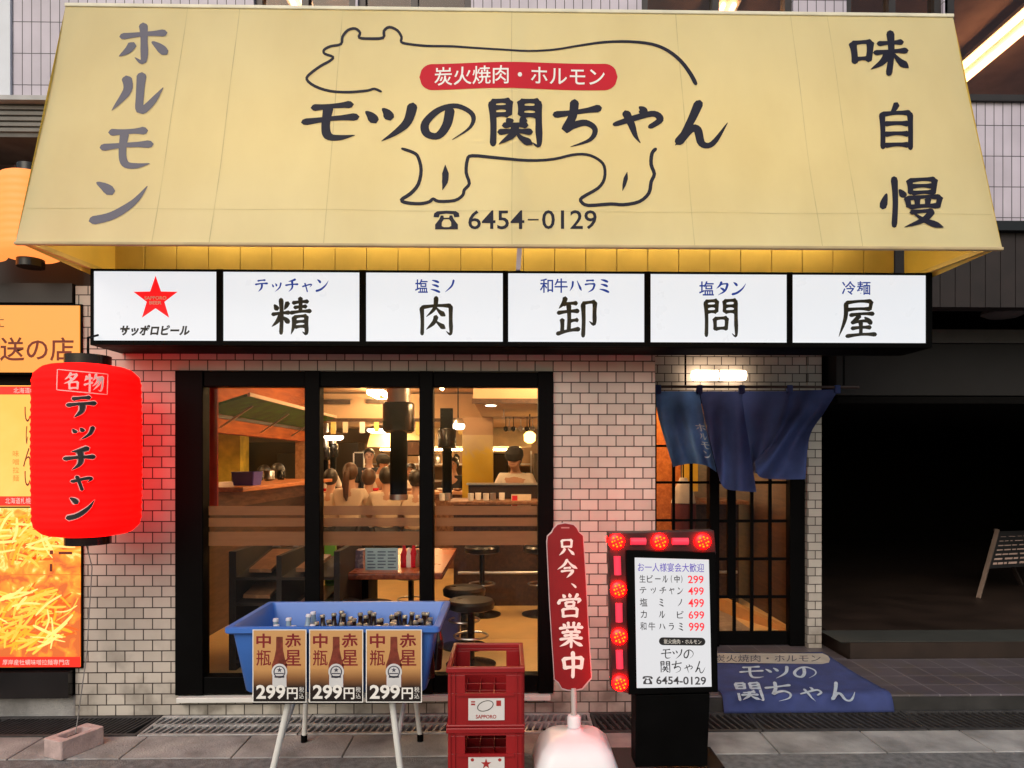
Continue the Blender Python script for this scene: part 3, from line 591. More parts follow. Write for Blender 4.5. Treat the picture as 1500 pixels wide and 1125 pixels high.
# lantern bracket and its tether down to the weight
tag(MB().tube([(c0.x, YL, zt_l + .05), (c0.x, YL, zt_l + .16), (c0.x, -.3, zt_l + .2), (c0.x + .05, -.02, zt_l + .2), (c0.x + .05, .01, zt_l + .2)], .007, 8).build('lantern_hook', M_black, None, (c0.x, 0, zt_l + .2), True), 'thin black iron hook holding the red lantern to the wall', 'hook')
blk = at(104, 1083, -.52)
tag(MB().tube([(c0.x - .01, YL, zb_l - .05), (c0.x + .005, YL + .03, 1.0), (c0.x - .008, YL - .0, .5), (xw(110, -.54), -.54, .075)], .0028, 6).build('tether_cord', mat('grey_cord', (.22, .21, .21), .8), None, (c0.x, YL, .1), True), 'thin grey cord tying the red lantern down to the concrete brick', 'cord')
bk = T('concrete_brick', 'pinkish concrete brick with a hollow on top lying on the kerb as weight', 'brick', (c0.x - .05, -.52, .004), rz=R(-12))
M_brk = mat('pale_brick', (.50, .38, .37), .9, var=.2, scale=14, bump=.6, bscale=80)
q = []
for (w_, d_, z) in ((.145, .25, 0), (.145, .25, .10), (.075, .15, .10), (.065, .14, .07)): q.append(rrect(0, 0, w_, d_, .012, z))
o = MB(); ORG[bk.name] = Vector(); o.loft(q); o.build('brick_body', M_brk, bk, bevel=.004)
mb = MB(); mb.tube([(-.02, -.03, .075), (.01, .0, .09), (.02, .05, .075)], .005, 6); mb.build('knot', mat('rust_wire', (.07, .04, .03), .8), bk)
bk.location = (xw(106, -.56), -.54, .004); bk.rotation_euler.z = R(-24)

M_lantor = mat('lantern_orange_paper', (.30, .10, .03), .6, emit=(1, .28, .06), es=1.35, var=.04)
paper_lantern('orange_lantern', 'glowing orange paper lantern half hidden behind the left end of the awning', xw(45, -.15), -.15, zw(384, -.15), zw(262, -.15), 40*4.35/F, M_lantor, 'orange lanterns of the neighbour shop', ribs=12)
paper_lantern('orange_lantern', 'glowing orange paper lantern cut by the left edge of the photo', xw(-36, -.15), -.15, zw(382, -.15), zw(278, -.15), 40*4.35/F, M_lantor, 'orange lanterns of the neighbour shop', ribs=12)

# ------------------------------------------------------------------ awning
aw = T('awning', 'big pale yellow fabric awning with an ox outline and black Japanese lettering', 'awning', (0, 0, 2.7))
AX0, AX1 = -2.487, 2.562
YF, ZF, YT, ZT = -.90, 2.722, -.50, 4.165
def canvas(name, col, dirt, trans):
    m, t, b = nodes(name); L = t.links.new; N = t.nodes.new
    tc = N('ShaderNodeTexCoord'); mp = N('ShaderNodeMapping'); mp.inputs['Scale'].default_value = (1.6, .7, .7); L(tc.outputs['Object'], mp.inputs[0])
    n1 = N('ShaderNodeTexNoise'); n1.inputs['Scale'].default_value = 1.6; n1.inputs['Detail'].default_value = 7; L(mp.outputs[0], n1.inputs['Vector'])
    n2 = N('ShaderNodeTexNoise'); n2.inputs['Scale'].default_value = .9; n2.inputs['Detail'].default_value = 5; L(tc.outputs['Object'], n2.inputs['Vector'])
    ad = N('ShaderNodeMath'); ad.operation = 'MULTIPLY'; L(n1.outputs[0], ad.inputs[0]); L(n2.outputs[0], ad.inputs[1])
    cr = N('ShaderNodeValToRGB'); cr.color_ramp.elements[0].position = .12; cr.color_ramp.elements[1].position = .36
    cr.color_ramp.elements[0].color = (*col, 1); cr.color_ramp.elements[1].color = (*dirt, 1); L(ad.outputs[0], cr.inputs[0]); L(cr.outputs[0], b.inputs['Base Color'])
    b.inputs['Roughness'].default_value = .55
    n3 = N('ShaderNodeTexNoise'); n3.inputs['Scale'].default_value = 2.2; n3.inputs['Detail'].default_value = 1.5; L(mp.outputs[0], n3.inputs['Vector'])
    bp = N('ShaderNodeBump'); bp.inputs['Strength'].default_value = .35; bp.inputs['Distance'].default_value = .05; L(n3.outputs[0], bp.inputs['Height']); L(bp.outputs[0], b.inputs['Normal'])
    tr = N('ShaderNodeBsdfTranslucent'); L(cr.outputs[0], tr.inputs[0]); ms = N('ShaderNodeMixShader'); ms.inputs[0].default_value = trans
    L(b.outputs[0], ms.inputs[1]); L(tr.outputs[0], ms.inputs[2]); L(ms.outputs[0], t.nodes['Material Output'].inputs[0]); return m
M_aw = canvas('awning_cloth', (.785, .715, .415), (.70, .62, .34), .32)
M_awin = mat('awning_inner_cloth', (.80, .58, .12), .6, var=.06, trans=.12)
nA = Vector((0, -(ZT - ZF), (YF - YT) * -1)).normalized()
nA = Vector((0, -(ZT - ZF), -(YF - YT))).normalized()
nA = Vector((0, -(ZT-ZF), (YT-YF))).normalized()
seams = [250, 330, 489, 750, 1003, 1180, 1236]
def sag(uu, v): return .013*math.sin(math.pi*v)*(.5 + .5*math.cos(uu*math.pi*2*5)) + .003*math.sin(uu*47 + 3*v)*v*(1-v)*4 + .004*math.sin(uu*19 + v*7)*v*(1-v)*4
def aw_front(uu, v):
    x = AX0 + (AX1 - AX0)*uu; p = Vector((x, YT + (YF - YT)*v, ZT + (ZF - ZT)*v))
    return p - nA*sag(uu, v)
MB().grid(aw_front, 120, 24).build('front_cloth', M_aw, aw, smooth=True)
for X in (AX0, AX1):
    MB().add([(X, YF, ZF), (X, YT, ZT), (X, -.0, ZT), (X, -.0, ZF)], [(0, 1, 2, 3)]).build('side_cloth', M_awin, aw)
MB().add([(AX0, YT, ZT), (AX1, YT, ZT), (AX1, 0, ZT + .08), (AX0, 0, ZT + .08)], [(0, 1, 2, 3)]).build('top_cloth', M_aw, aw)
MB().box(AX0 - .004, AX1 + .004, YF - .012, YF + .012, ZF - .019, ZF - .001).build('hem', mat('awning_hem', (.55, .43, .24), .6), aw, bevel=.006)
MB().box(AX0 - .004, AX1 + .004, YT - .006, YT + .02, ZT + .001, ZT + .022).build('top_rail', mat('awning_rail', (.80, .76, .60), .5), aw, bevel=.004)
fm = [((AX0 + .02, YF + .03, ZF + .01), (AX1 - .02, YF + .03, ZF + .01))]
for X in (AX0 + .03, 0.06, AX1 - .03):
    s_ = MB().bar((X, YF + .045, ZF + .01), (X, -.01, ZF + .05), .025, .025).bar((X, YF + .05, ZF + .02), (X, YT + .03, ZT - .02), .025, .025).bar((X, YF + .06, ZF + .08), (X, -.01, ZF + .45), .02, .02)
    s_.build('frame_arm', M_yel if X != .06 else M_white, aw)
pA = Vector((0, YF, ZF))
def on_awning(eps):
    def f(u, v, k):
        P = hit(u, v, pA, nA); return P - nA*sag((P.x - AX0)/(AX1 - AX0), (ZT - P.z)/(ZT - ZF)) + nA*(eps + k*.00015)
    return f
am = on_awning(.0022)
def pillgrid(x0, y0, x1, y1, n=64):
    rr = (y1 - y0)/2; cy = (y0 + y1)/2; V = []; 
    for i in range(n + 1):
        t = i/n; x = x0 + (x1 - x0)*(t if .08 < t < .92 else t); e = min(x - x0, x1 - x); h = rr if e >= rr else math.sqrt(max(0, rr*rr - (rr - e)**2))
        V += [(x, cy - h), (x, cy), (x, cy + h)]
    return [(V, [q for i in range(n) for q in ((3*i, 3*i+3, 3*i+4, 3*i+1), (3*i+1, 3*i+4, 3*i+5, 3*i+2))], 0)]
sm = []
for i, q in enumerate(seams):      # stitched seams between the cloth widths
    X = xw(q, YF + .2); u_ = (X - AX0)/(AX1 - AX0); wd = .0022/(AX1 - AX0)
    MB().grid(lambda a_, v_: aw_front(u_ + wd*(2*a_ - 1) + .0004*math.sin(v_*9 + i), v_) + nA*.0012, 1, 40).build('seam', mat('awning_seam', (.60, .54, .29), .6, trans=.15), aw)
for v_0 in (.868,):
    MB().grid(lambda a_, b_: aw_front(.003 + a_*.994, v_0 + .0018*b_) + nA*.0014, 160, 1).build('seam', mat('awning_seam', (.60, .54, .29)), aw)
def zc(s, ox, oy, sc): return [(ox + float(p.split(',')[0])/sc, oy + float(p.split(',')[1])/sc) for p in s.split()]
Z = 1500/700
top = zc('340,287 318,278 296,284 240,289 180,285 130,268 105,247 115,230 150,205 178,190 188,178 162,168 160,156 180,145 213,138 218,115 235,95 258,90 273,103 270,118 300,121 345,118 348,97 365,85 390,95 403,115 402,130 425,136 480,141 560,143 640,151 720,158 800,162 880,156 960,142 1040,131 1120,130 1190,138 1240,158 1280,190 1310,230 1328,265', 400, 0, Z)
low = zc('403,463 440,475 455,490 464,530 455,575 430,605 402,625 420,634 460,637 490,631 502,622 520,630 570,628 595,612 600,595 616,575 606,540 610,500 625,488 700,495 800,502 880,497 940,483 985,482 1020,497 1040,520 1040,560 1020,590 970,620 968,634 990,645 1060,640 1100,642 1150,632 1180,605 1187,570 1197,545 1187,515 1190,480 1203,465', 400, 0, Z)
ox = [(*ribbon(top, 4.2, (.9, 1, .9, 1, .8, .7, .75, 1, 1.5), 3), 0), (*ribbon(low, 4.6, (1, 1.2, 1, 1.1, .9, .9, 1.1, 1.1, 1.2), 3), 1)]
ox += [(*ribbon([(652, 240), (652, 262), (648, 277)], 9, (.1, 1.1, 1, .1)), 0), (*ribbon([(919, 251), (916, 264), (912, 279)], 6, (.1, 1.1, .9, .1)), 0)]
ink('ox_emblem', ox, am, M_ink, aw)
bn = ink('red_banner', pillgrid(614, 92, 905, 130, 96), on_awning(.002), M_redink, aw)
ink('banner_lettering', font('炭火焼肉・ホルモン', 636, 97, 886, 124, .007), on_awning(.0034), M_paleink, bn)
for ch, bx, wt in (('モ', (441, 147, 525, 209), 17), ('ツ', (533, 146, 609, 209), 17), ('の', (615, 146, 697, 207), 15), ('関', (712, 143, 797, 216), 12.5),
                   ('ち', (809, 144, 884, 214), 15), ('ゃ', (898, 150, 970, 209), 15), ('ん', (986, 148, 1066, 217), 15)): ink('name_character', brush(ch, *bx, wt=wt), am, M_ink, aw)
ink('telephone_number', font('6454', 686, 308, 768, 336, .008) + font('-', 773, 321, 789, 323) + font('0129', 794, 308, 874, 336, .008), am, M_ink, aw)
def phone(x0, y0, x1, y1):      # desk telephone symbol
    w_, h_ = x1 - x0, y1 - y0; p = lambda *a: [(x0 + u*w_, y0 + v*h_) for u, v in a]
    return (poly(p((0,.34),(.02,.14),(.14,.03),(.5,0),(.86,.03),(.98,.14),(1,.34),(.8,.36),(.76,.2),(.5,.16),(.24,.2),(.2,.36)))
            + poly(p((.28,.26),(.38,.26),(.40,.38),(.60,.38),(.62,.26),(.72,.26),(.78,.46),(.60,.46),(.40,.46),(.22,.46)), 1) + poly(p((.22,.46),(.40,.46),(.32,.62),(.32,.82),(.40,.88),(.60,.88),(.60,1),(.06,1),(.06,.74)), 0) + poly(p((.78,.46),(.94,.74),(.94,1),(.60,1),(.60,.88),(.68,.82),(.68,.62),(.60,.46)), 0))
ink('telephone_symbol', phone(635, 308, 673, 336), am, M_ink, aw)
for ch, bx in (('ホ', (173, 34, 247, 95)), ('ル', (160, 107, 241, 168)), ('モ', (147, 185, 223, 249)), ('ン', (130, 262, 217, 329))): ink('faded_sheen_character', brush(ch, *bx, wt=16), am, M_greyink, aw)
for ch, bx, wt in (('味', (1243, 45, 1332, 112), 12), ('自', (1278, 151, 1348, 220), 12), ('慢', (1289, 258, 1382, 335), 10)): ink('slogan_character', brush(ch, *bx, wt=wt), am, M_ink, aw)
# lamp hidden up under the awning that makes its foot glow
tl = T('awning_lamp', 'long warm tube lamp fixed to the yellow siding inside the awning', 'lamp', (0, -.03, 3.12))
MB().box(-2.2, 2.2, -.04, -.003, 3.1, 3.16).build('housing', M_white, tl)
MB().cyl((-2.15, -.07, 3.13), (2.15, -.07, 3.13), .016).build('tube', glow('awning_tube', (1, .74, .32), 34), tl)

# ------------------------------------------------------------------ lightbox sign
YB = -.32
lx = T('lightbox_sign', 'long black framed white lightbox sign of six panels under the awning', 'sign', (0, -.16, 2.29))
bx0, bx1 = at(134, 450, YB).x, at(1364, 450, YB).x; bz1, bz0 = zw(397, YB), zw(508, YB)
MB().box(bx0, bx1, YB + .02, -.005, bz0, bz1).build('casing', M_black, lx, bevel=.006)
M_lb = mat('lightbox_acrylic', (.12, .12, .12), .3, emit=(.90, .925, .97), es=.86, var=.02)
lm = on_plane((0, YB - .004, 0), (0, -1, 0), .0012)
divs = [(138, 318), (327.5, 527), (536.5, 736.5), (744.5, 943.5), (952.5, 1152), (1160, 1355.5)]
pan = []
for a_, b_ in divs:
    zt_ = zw(400.5, YB); zb_ = zw(501, YB)
    pan.append(MB().box(xw(a_, YB), xw(b_, YB), YB - .004, YB + .019, zb_ + .0, zt_).build('lit_panel', M_lb, lx, bevel=.002))
fr_ = MB(); e_ = [bx0] + [xw(q, YB) for d_ in divs for q in d_] + [bx1]
for i in range(0, 14, 2): fr_.box(e_[i], e_[i+1], YB - .012, YB + .019, bz0 + .001, bz1 - .001)
for i in range(1, 13, 2):
    fr_.box(e_[i], e_[i+1], YB - .011, YB + .019, zt_, bz1 - .002); fr_.box(e_[i], e_[i+1], YB - .011, YB + .019, bz0 + .002, zb_)
fr_.build('frame', M_black, lx)
sg = ink('star', star(228, 438, 34), lm, mat('star_red', (.80, .005, .008), .5, emit=(.9, .0, .01), es=.8), pan[0])
ink('star_lettering', font('SAPPORO', 212, 434, 244, 439, .02, k=8) + font('BEER', 219, 441, 237, 446, .02, k=8), lm, M_paleink, pan[0])
ink('lettering', font('サッポロビール', 176, 476, 278, 492, .045, .18), lm, M_blackink, pan[0])
for i, (txt, bx) in enumerate((('テッチャン', (372, 408, 483, 428)), ('塩ミノ', (607, 409, 669, 429)), ('和牛ハラミ', (790, 408, 896, 429)), ('塩タン', (1023, 412, 1094, 433)), ('冷麺', (1232, 412, 1276, 432)))):
    if all(c in GL for c in txt): it = words(txt, *bx, wt=14, gap=.12)
    else:
        kj = sum(1 for c in txt if c not in GL); n = len(txt); st = (bx[2] - bx[0]) / n; it = []
        for j, c in enumerate(txt):
            q = (bx[0] + st*j + 1, bx[1], bx[0] + st*(j+1) - 1, bx[3]); it += brush(c, *q, wt=14) if c in GL else font(c, *q, .012)
    ink('lettering', it, lm, M_blueink, pan[i+1])
M_brushink = mat('brush_ink', (.025, .028, .026), .6, var=.4, scale=40)
for i, (ch, bx) in enumerate((('精', (397, 435, 456, 491)), ('肉', (611, 434, 667, 492)), ('卸', (815, 434, 875, 494)), ('問', (1028, 436, 1083, 495)), ('屋', (1228, 438, 1284, 495)))):
    ink('lettering', brush(ch, *bx, wt=11), lm, M_brushink, pan[i+1])

# ------------------------------------------------------------------ wall lamp, curtain rod and noren at the entrance
la = T('wall_lamp', 'white tube wall lamp with a brown clip glowing above the blue door curtain', 'lamp', (xw(1053, 1.06), 1.10, zw(549, 1.06)))
zc_ = zw(549, 1.06); xa, xb = xw(1013, 1.06), xw(1094, 1.06); rL = .042
prL = [(rL*.3, xa), (rL*.85, xa + .008), (rL, xa + .03), (rL, xb - .03), (rL*.85, xb - .008), (rL*.3, xb)]
MB().lathe([(r_, x_) for r_, x_ in prL], (0, 1.07, zc_), 20, 'x').build('diffuser', glow('lamp_diffuser', (1, .74, .52), 9), la, smooth=True)
MB().lathe([(.043, xw(1053, 1.06) - .006), (.045, xw(1053, 1.06)), (.043, xw(1053, 1.06) + .006)], (0, 1.07, zc_), 20, 'x').build('clip', mat('lamp_clip', (.16, .06, .04), .5), la, smooth=True)
MB().box(xw(1053, 1.1) - .06, xw(1053, 1.1) + .06, 1.105, 1.158, zc_ - .03, zc_ + .03).build('bracket', M_white, la)
YR = .88
zr_ = zw(566, YR)
rod = T('curtain_rod', 'thin dark rod across the entrance carrying the blue curtain', 'rod', (xw(1100, YR), YR, zr_))
MB().cyl((xw(957, YR), YR, zr_), (xw(1258, YR), YR, zr_), .011, n=10).build('pole', mat('rod_brown', (.05, .03, .025), .5), rod, smooth=True)
for q in (1004, 1236): MB().bar((xw(q, YR), YR, zr_ + .012), (xw(q, YR), YR, 2.60), .012, .012).build('hanger', M_black, rod)
def plerp(pts, v):
    n = len(pts) - 1; s = v*n; i = min(int(s), n-1); t = s - i
    return (pts[i][0] + (pts[i+1][0]-pts[i][0])*t, pts[i][1] + (pts[i+1][1]-pts[i][1])*t)
def ssm(pts, v):                                        # smooth curve through the points
    n = len(pts) - 1; s = v*n; i = min(int(s), n-1); t = s - i; g = lambda k: pts[max(0, min(n, k))]
    return tuple(.5*((2*g(i)[c]) + (-g(i-1)[c]+g(i+1)[c])*t + (2*g(i-1)[c]-5*g(i)[c]+4*g(i+1)[c]-g(i+2)[c])*t*t + (-g(i-1)[c]+3*g(i)[c]-3*g(i+1)[c]+g(i+2)[c])*t**3) for c in (0, 1))
no = T('door_curtain', 'indigo cotton door curtain in four strips blown sideways over the entrance', 'curtain', (xw(1100, YR), YR, zr_))
M_noren = mat('indigo_cotton', (.055, .090, .27), .9, var=.25, scale=5, bump=.25, bscale=260, trans=.35)
M_norenlt = mat('pale_indigo_cotton', (.085, .21, .56), .9, var=.35, scale=4, bump=.25, bscale=260, trans=.6)  # paler blue and more translucent than the other strips
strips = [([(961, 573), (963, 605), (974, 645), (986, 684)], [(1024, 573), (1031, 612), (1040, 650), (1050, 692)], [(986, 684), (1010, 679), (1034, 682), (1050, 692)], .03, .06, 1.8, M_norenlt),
          ([(1025, 573), (1032, 612), (1041, 650), (1051, 692)], [(1086, 573), (1091, 612), (1099, 660), (1108, 721)], [(1051, 692), (1060, 714), (1082, 719), (1108, 721)], -.05, .085, 1.4, M_noren),
          ([(1087, 573), (1089, 612), (1096, 655), (1104, 690)], [(1156, 573), (1153, 605), (1140, 640), (1112, 688)], [(1104, 690), (1106, 693), (1109, 693), (1112, 688)], .14, .05, 1.0, M_noren),
          ([(1157, 573), (1150, 606), (1132, 646), (1106, 676)], [(1229, 570), (1207, 605), (1186, 640), (1180, 702)], [(1106, 676), (1112, 698), (1140, 702), (1180, 702)], -.07, .07, 1.5, M_noren)]
def strip_fn(S):
    L_, R_, B_, dy, amp, fr_q, _ = S
    def f(uu, v):
        l, r = ssm(L_, v), ssm(R_, v); px = l[0] + (r[0]-l[0])*uu; py = l[1] + (r[1]-l[1])*uu
        bt = ssm(B_, uu); lb, rb = L_[-1], R_[-1]; k = v**3
        px += (bt[0] - (lb[0] + (rb[0]-lb[0])*uu))*k; py += (bt[1] - (lb[1] + (rb[1]-lb[1])*uu))*k
        Y = YR + dy*v - .25*v*v*.4 + amp*(.25 + v)*math.sin(uu*math.pi*2*fr_q + v*2.0) * min(1, v*3 + .1)
        return px, py, Y
    return f
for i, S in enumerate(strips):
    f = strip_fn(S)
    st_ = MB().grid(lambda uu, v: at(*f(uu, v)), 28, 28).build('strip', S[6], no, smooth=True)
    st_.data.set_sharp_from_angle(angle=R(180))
    if i == 0:    # white dyed writing running down the side of the first strip
        def onst(u, v, k):
            px, py, Y = f(u, v); return at(px, py, Y - .006)
        its = []
        for ch, (ua, va, ub, vb) in (('ホ', (.76, .42, .98, .52)), ('ル', (.78, .54, .97, .63)), ('モ', (.76, .65, .97, .74)), ('ン', (.74, .76, .95, .85))): its += brush(ch, ua, va, ub, vb, 14)
        ink('lettering', its, onst, mat('pale_dye', (.55, .70, .82), .9), st_)
for q in (964, 1024.5, 1086.5, 1156.5, 1226):
    c = at(q, 569, YR); MB().box(c.x - .022, c.x + .022, YR - .018, YR + .018, c.z - .04, zr_ + .014).build('loop', M_noren, no, bevel=.006)

# ------------------------------------------------------------------ garage passage, right
g = T('garage_passage', 'dark open garage passage under a ribbed brown fascia on the right', 'building', (5, 1.3, 0))
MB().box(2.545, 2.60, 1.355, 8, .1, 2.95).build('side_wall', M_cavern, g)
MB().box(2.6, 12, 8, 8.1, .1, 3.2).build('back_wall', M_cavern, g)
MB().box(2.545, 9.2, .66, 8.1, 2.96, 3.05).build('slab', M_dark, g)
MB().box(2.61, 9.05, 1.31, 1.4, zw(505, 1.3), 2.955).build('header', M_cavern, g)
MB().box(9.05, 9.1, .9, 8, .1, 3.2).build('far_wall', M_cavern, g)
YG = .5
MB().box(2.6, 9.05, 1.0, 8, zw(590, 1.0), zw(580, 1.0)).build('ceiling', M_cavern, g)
fb = MB(); x = 2.56; zf0, zf1 = zw(447, YG), zw(336, YG)
while x < 9: fb.box(x, x + .105, YG, YG + .14, zf0, zf1); x += .11
fb.build('ribbed_fascia', mat('brown_fascia', (.022, .015, .015), .6, var=.3), g)
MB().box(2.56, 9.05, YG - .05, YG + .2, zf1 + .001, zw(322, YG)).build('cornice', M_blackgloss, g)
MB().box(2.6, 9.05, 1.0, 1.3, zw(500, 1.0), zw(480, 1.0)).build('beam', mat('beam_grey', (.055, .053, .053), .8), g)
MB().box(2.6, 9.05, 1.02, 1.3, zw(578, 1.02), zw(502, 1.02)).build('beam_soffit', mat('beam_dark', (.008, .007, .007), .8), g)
MB().box(2.545, 9.05, .84, 1.2, .224, .229).build('threshold', mat('threshold_stone', (.04, .042, .038), .8), g)
c = at(1470, 458, .75)
cl = T('ceiling_light', 'unlit round ceiling light under the ribbed brown fascia at right', 'lamp', tuple(c))
MB().lathe([(.10, 0), (.14, -.015), (.15, -.04), (.10, -.065), (.03, -.07)], c + Vector((0, 0, .03)), 24).build('shade', mat('lamp_off', (.12, .10, .10), .4), cl, smooth=True)
MB().cyl(c + Vector((0, 0, .03)), c + Vector((0, 0, .16)), .03).build('stem', M_black, cl)
# folding A board in the passage
pa = at(1432, 905, 2.6); dz = pa.z
ab = T('folding_board', 'dark folding notice board with pale handwriting standing in the garage passage', 'board', (5.2, 2.6, .222))
p0, p1 = at(1433, 905, 2.55), at(1461, 776, 2.85); p0.z = .222
off = Vector((.80, .22, 0))
for s in (Vector((0, 0, 0)), off):
    MB().bar(p0 + s, p1 + s, .04, .025).build('post', mat('board_frame', (.20, .14, .11), .5), ab, bevel=.003)
    MB().bar(Vector((p0.x + 1.0, p0.y + .75, .222)) + s, p1 + s + Vector((0, .03, 0)), .035, .025).build('leg', mat('board_frame_dark', (.06, .045, .04), .5), ab)
a0 = p0 + (p1-p0)*.42; lo, hi = a0, p1 - Vector((0, 0, .02))
MB().slab([lo + off*.03, lo + off*.97, hi + off*.97, hi + off*.03], (0, .015, 0)).build('board_face', mat('chalk_board', (.012, .010, .010), .5), ab)
ln = MB(); rnd = random.Random(4)
for i in range(7):
    t0 = .10 + .125*i; q = .08
    while q < .9:
        l = rnd.uniform(.04, .15); a = lo.lerp(hi, t0) + off*q; e = lo.lerp(hi, t0) + off*min(.94, q + l); a2 = a.lerp(hi + off*q, .06); 
        n3 = Vector((0, -.003, 0)); e2 = e + (a2 - a)
        ln.add([a + n3, e + n3, e2 + n3, a2 + n3], [(0, 1, 2, 3)]); q += l + rnd.uniform(.01, .05)
ln.build('handwriting', mat('chalk', (.50, .35, .30), .9), ab)

# ------------------------------------------------------------------ drains
def grate(label, xa, xb, slant, pitch, barw, m, rows, grp):
    t = T('drain_grate', label, 'drain grate', ((xa+xb)/2, -.18, -.02), grp)
    f_ = MB(); ya, yb = -.335, -.012
    f_.box(xa + .004, xb - .004, ya, ya + .028, -.04, .006).box(xa + .004, xb - .004, yb - .028, yb, -.04, .006).box(xa + .004, xa + .022, ya + .028, yb - .028, -.04, .0055).box(xb - .022, xb - .004, ya + .028, yb - .028, -.04, .0055)
    f_.build('frame', m, t, bevel=.002)
    b_ = MB(); x = xa + .03; y0 = ya + .0285; y1 = yb - .0285
    ys = [y0 + (y1-y0)*i/rows for i in range(rows+1)]
    while x < xb - .03 - slant:
        for i in range(rows): b_.bar((x, ys[i], -.012), (x + slant, ys[i+1], -.012), barw, .026)
        x += pitch
    b_.build('bars', m, t)
    for i in range(1, rows): MB().box(xa + .023, xb - .023, ys[i] - .012, ys[i] + .012, -.03, .0065).build('rib', m, t)
grate('dark slotted drain grate at the foot of the tiled corner pier behind the concrete brick', -3.2, -2.18, .05, .03, .011, M_iron, 1, 'drain grates along the wall')
grate('dark slotted drain grate before the neighbour shop at the lower left corner', -4.2, -3.2, .05, .03, .011, M_iron, 1, 'drain grates along the wall')
grate('bright galvanised drain grate behind the left legs of the basin stand', -2.18, -1.24, .03, .042, .013, M_galv, 2, 'drain grates along the wall')
grate('bright galvanised drain grate behind the right legs of the basin stand', -1.24, -.35, .03, .042, .013, M_galv, 2, 'drain grates along the wall')
grate('bright galvanised drain grate behind the red crates and the white water base', -.35, .52, .03, .042, .013, M_galv, 2, 'drain grates along the wall')
grate('dark slotted drain grate behind the black foot of the lit menu board', .52, 1.52, -.05, .044, .014, M_iron, 1, 'drain grates along the wall')
grate('dark slotted drain grate in front of the blue door mat', 1.52, 2.52, -.05, .044, .014, M_iron, 1, 'drain grates along the wall')
grate('dark slotted drain grate below the porch tiles at the lower right corner', 2.52, 3.9, -.05, .044, .014, M_iron, 1, 'drain grates along the wall')

# ------------------------------------------------------------------ basin of bottles on a folding stand
BX0, BX1, BYF, BYB, BZ = -1.385, -.335, -1.05, -.40, .80
cx, cy = (BX0+BX1)/2, (BYF+BYB)/2; W_, D_ = BX1 - BX0, BYB - BYF
M_basin = mat('blue_plastic', (.05, .165, .56), .38, var=.08, scale=3)
bs = T('plastic_basin', 'big blue plastic basin of cold bottled drinks on a white folding stand', 'basin', (cx, cy, .46))
rg = lambda w_, d_, r_, z: rrect(cx, cy, w_, d_, r_, z, 5)
MB().loft([rg(W_-.17, D_-.15, .03, .46), rg(W_-.15, D_-.13, .035, .47), rg(W_-.055, D_-.05, .03, BZ-.03), rg(W_-.012, D_-.012, .022, BZ-.032), rg(W_, D_, .022, BZ-.026), rg(W_, D_, .022, BZ-.003), rg(W_-.008, D_-.008, .02, BZ), rg(W_-.06, D_-.06, .018, BZ),
           rg(W_-.075, D_-.07, .018, BZ-.01), rg(W_-.17, D_-.15, .035, .50)]).build('basin_shell', M_basin, bs, smooth=True)
zw_ = .655
MB().loft([rg(W_-.115, D_-.105, .04, zw_-.02), rg(W_-.105, D_-.095, .04, zw_)]).build('ice_water', mat('dark_water', (.02, .03, .05), .06, var=.1), bs)
PZ0, PZ1 = zw(1029, -1.065), zw(922, -1.065)
M_post = printed('poster_beer', [(.0, (.008, .006, .006)), (.22, (.02, .010, .008)), (.34, (.25, .11, .04)), (.48, (.58, .30, .11)), (1, (.62, .34, .14))], 2, PZ0 - .46, PZ1 - .46, 5, .08, 0)
for i, (a_, b_) in enumerate(((370, 449), (453, 532), (536, 618))):
    Yp = BYF - .016; p_ = MB().box(xw(a_, Yp), xw(b_, Yp), Yp, Yp + .004, zw(1029, Yp), zw(922, Yp)).build('price_poster', M_post, bs)
    pm = on_plane((0, Yp, 0), (0, -1, 0), .0008); s = lambda q: a_ + q*(b_-a_)
    ink('border', ring([(a_, 922), (b_, 922), (b_, 1029), (a_, 1029)], [(a_+1.3, 923.3), (b_-1.3, 923.3), (b_-1.3, 1027.7), (a_+1.3, 1027.7)]), pm, M_paleink, p_)
    bo = [(.44,.10),(.56,.10),(.565,.28),(.60,.40),(.64,.48),(.64,.78),(.36,.78),(.36,.48),(.40,.40),(.435,.28)]
    ink('bottle_picture', poly([(s(u), 922 + v*107) for u, v in bo]), pm, mat('printed_bottle', (.20, .035, .02), .4, var=.4, scale=30), p_)
    ink('bottle_label', poly(oval(s(.5), 922 + .58*107, .145*(b_-a_), 12)) + rect(s(.37), 922+.60*107, s(.63), 922+.79*107, 1), on_plane((0, Yp, 0), (0, -1, 0), .0014), mat('bottle_label', (.62, .62, .64), .5), p_)
    ink('label_print', ring(oval(s(.5), 922 + .58*107, .11*(b_-a_), 9), oval(s(.5), 922 + .58*107, .09*(b_-a_), 7.6)) + star(s(.5), 922+.555*107, 4) + rect(s(.42), 922+.595*107, s(.58), 922+.61*107) + rect(s(.41), 922+.635*107, s(.59), 922+.66*107), on_plane((0, Yp, 0), (0, -1, 0), .002), mat('label_print', (.05, .05, .08), .5), p_)
    M_mar = mat('maroon_ink', (.20, .006, .012), .5)
    ink('lettering', font('赤', s(.60), 928, s(.90), 949, .022) + font('星', s(.60), 952, s(.90), 975, .010) + font('中', s(.07), 928, s(.34), 949, .022) + font('瓶', s(.07), 952, s(.34), 975, .006), pm, M_mar, p_)
    ink('price', font('299', s(.07), 1003, s(.61), 1024, .03) + font('円', s(.64), 1007, s(.84), 1024, .02) + font('税', s(.865), 1006, s(.955), 1014) + font('込', s(.865), 1015, s(.955), 1023), on_plane((0, Yp, 0), (0, -1, 0), .0025), M_paleink, p_)
st = T('folding_stand', 'white tubular folding stand under the blue basin', 'stand', (cx, cy, 0))
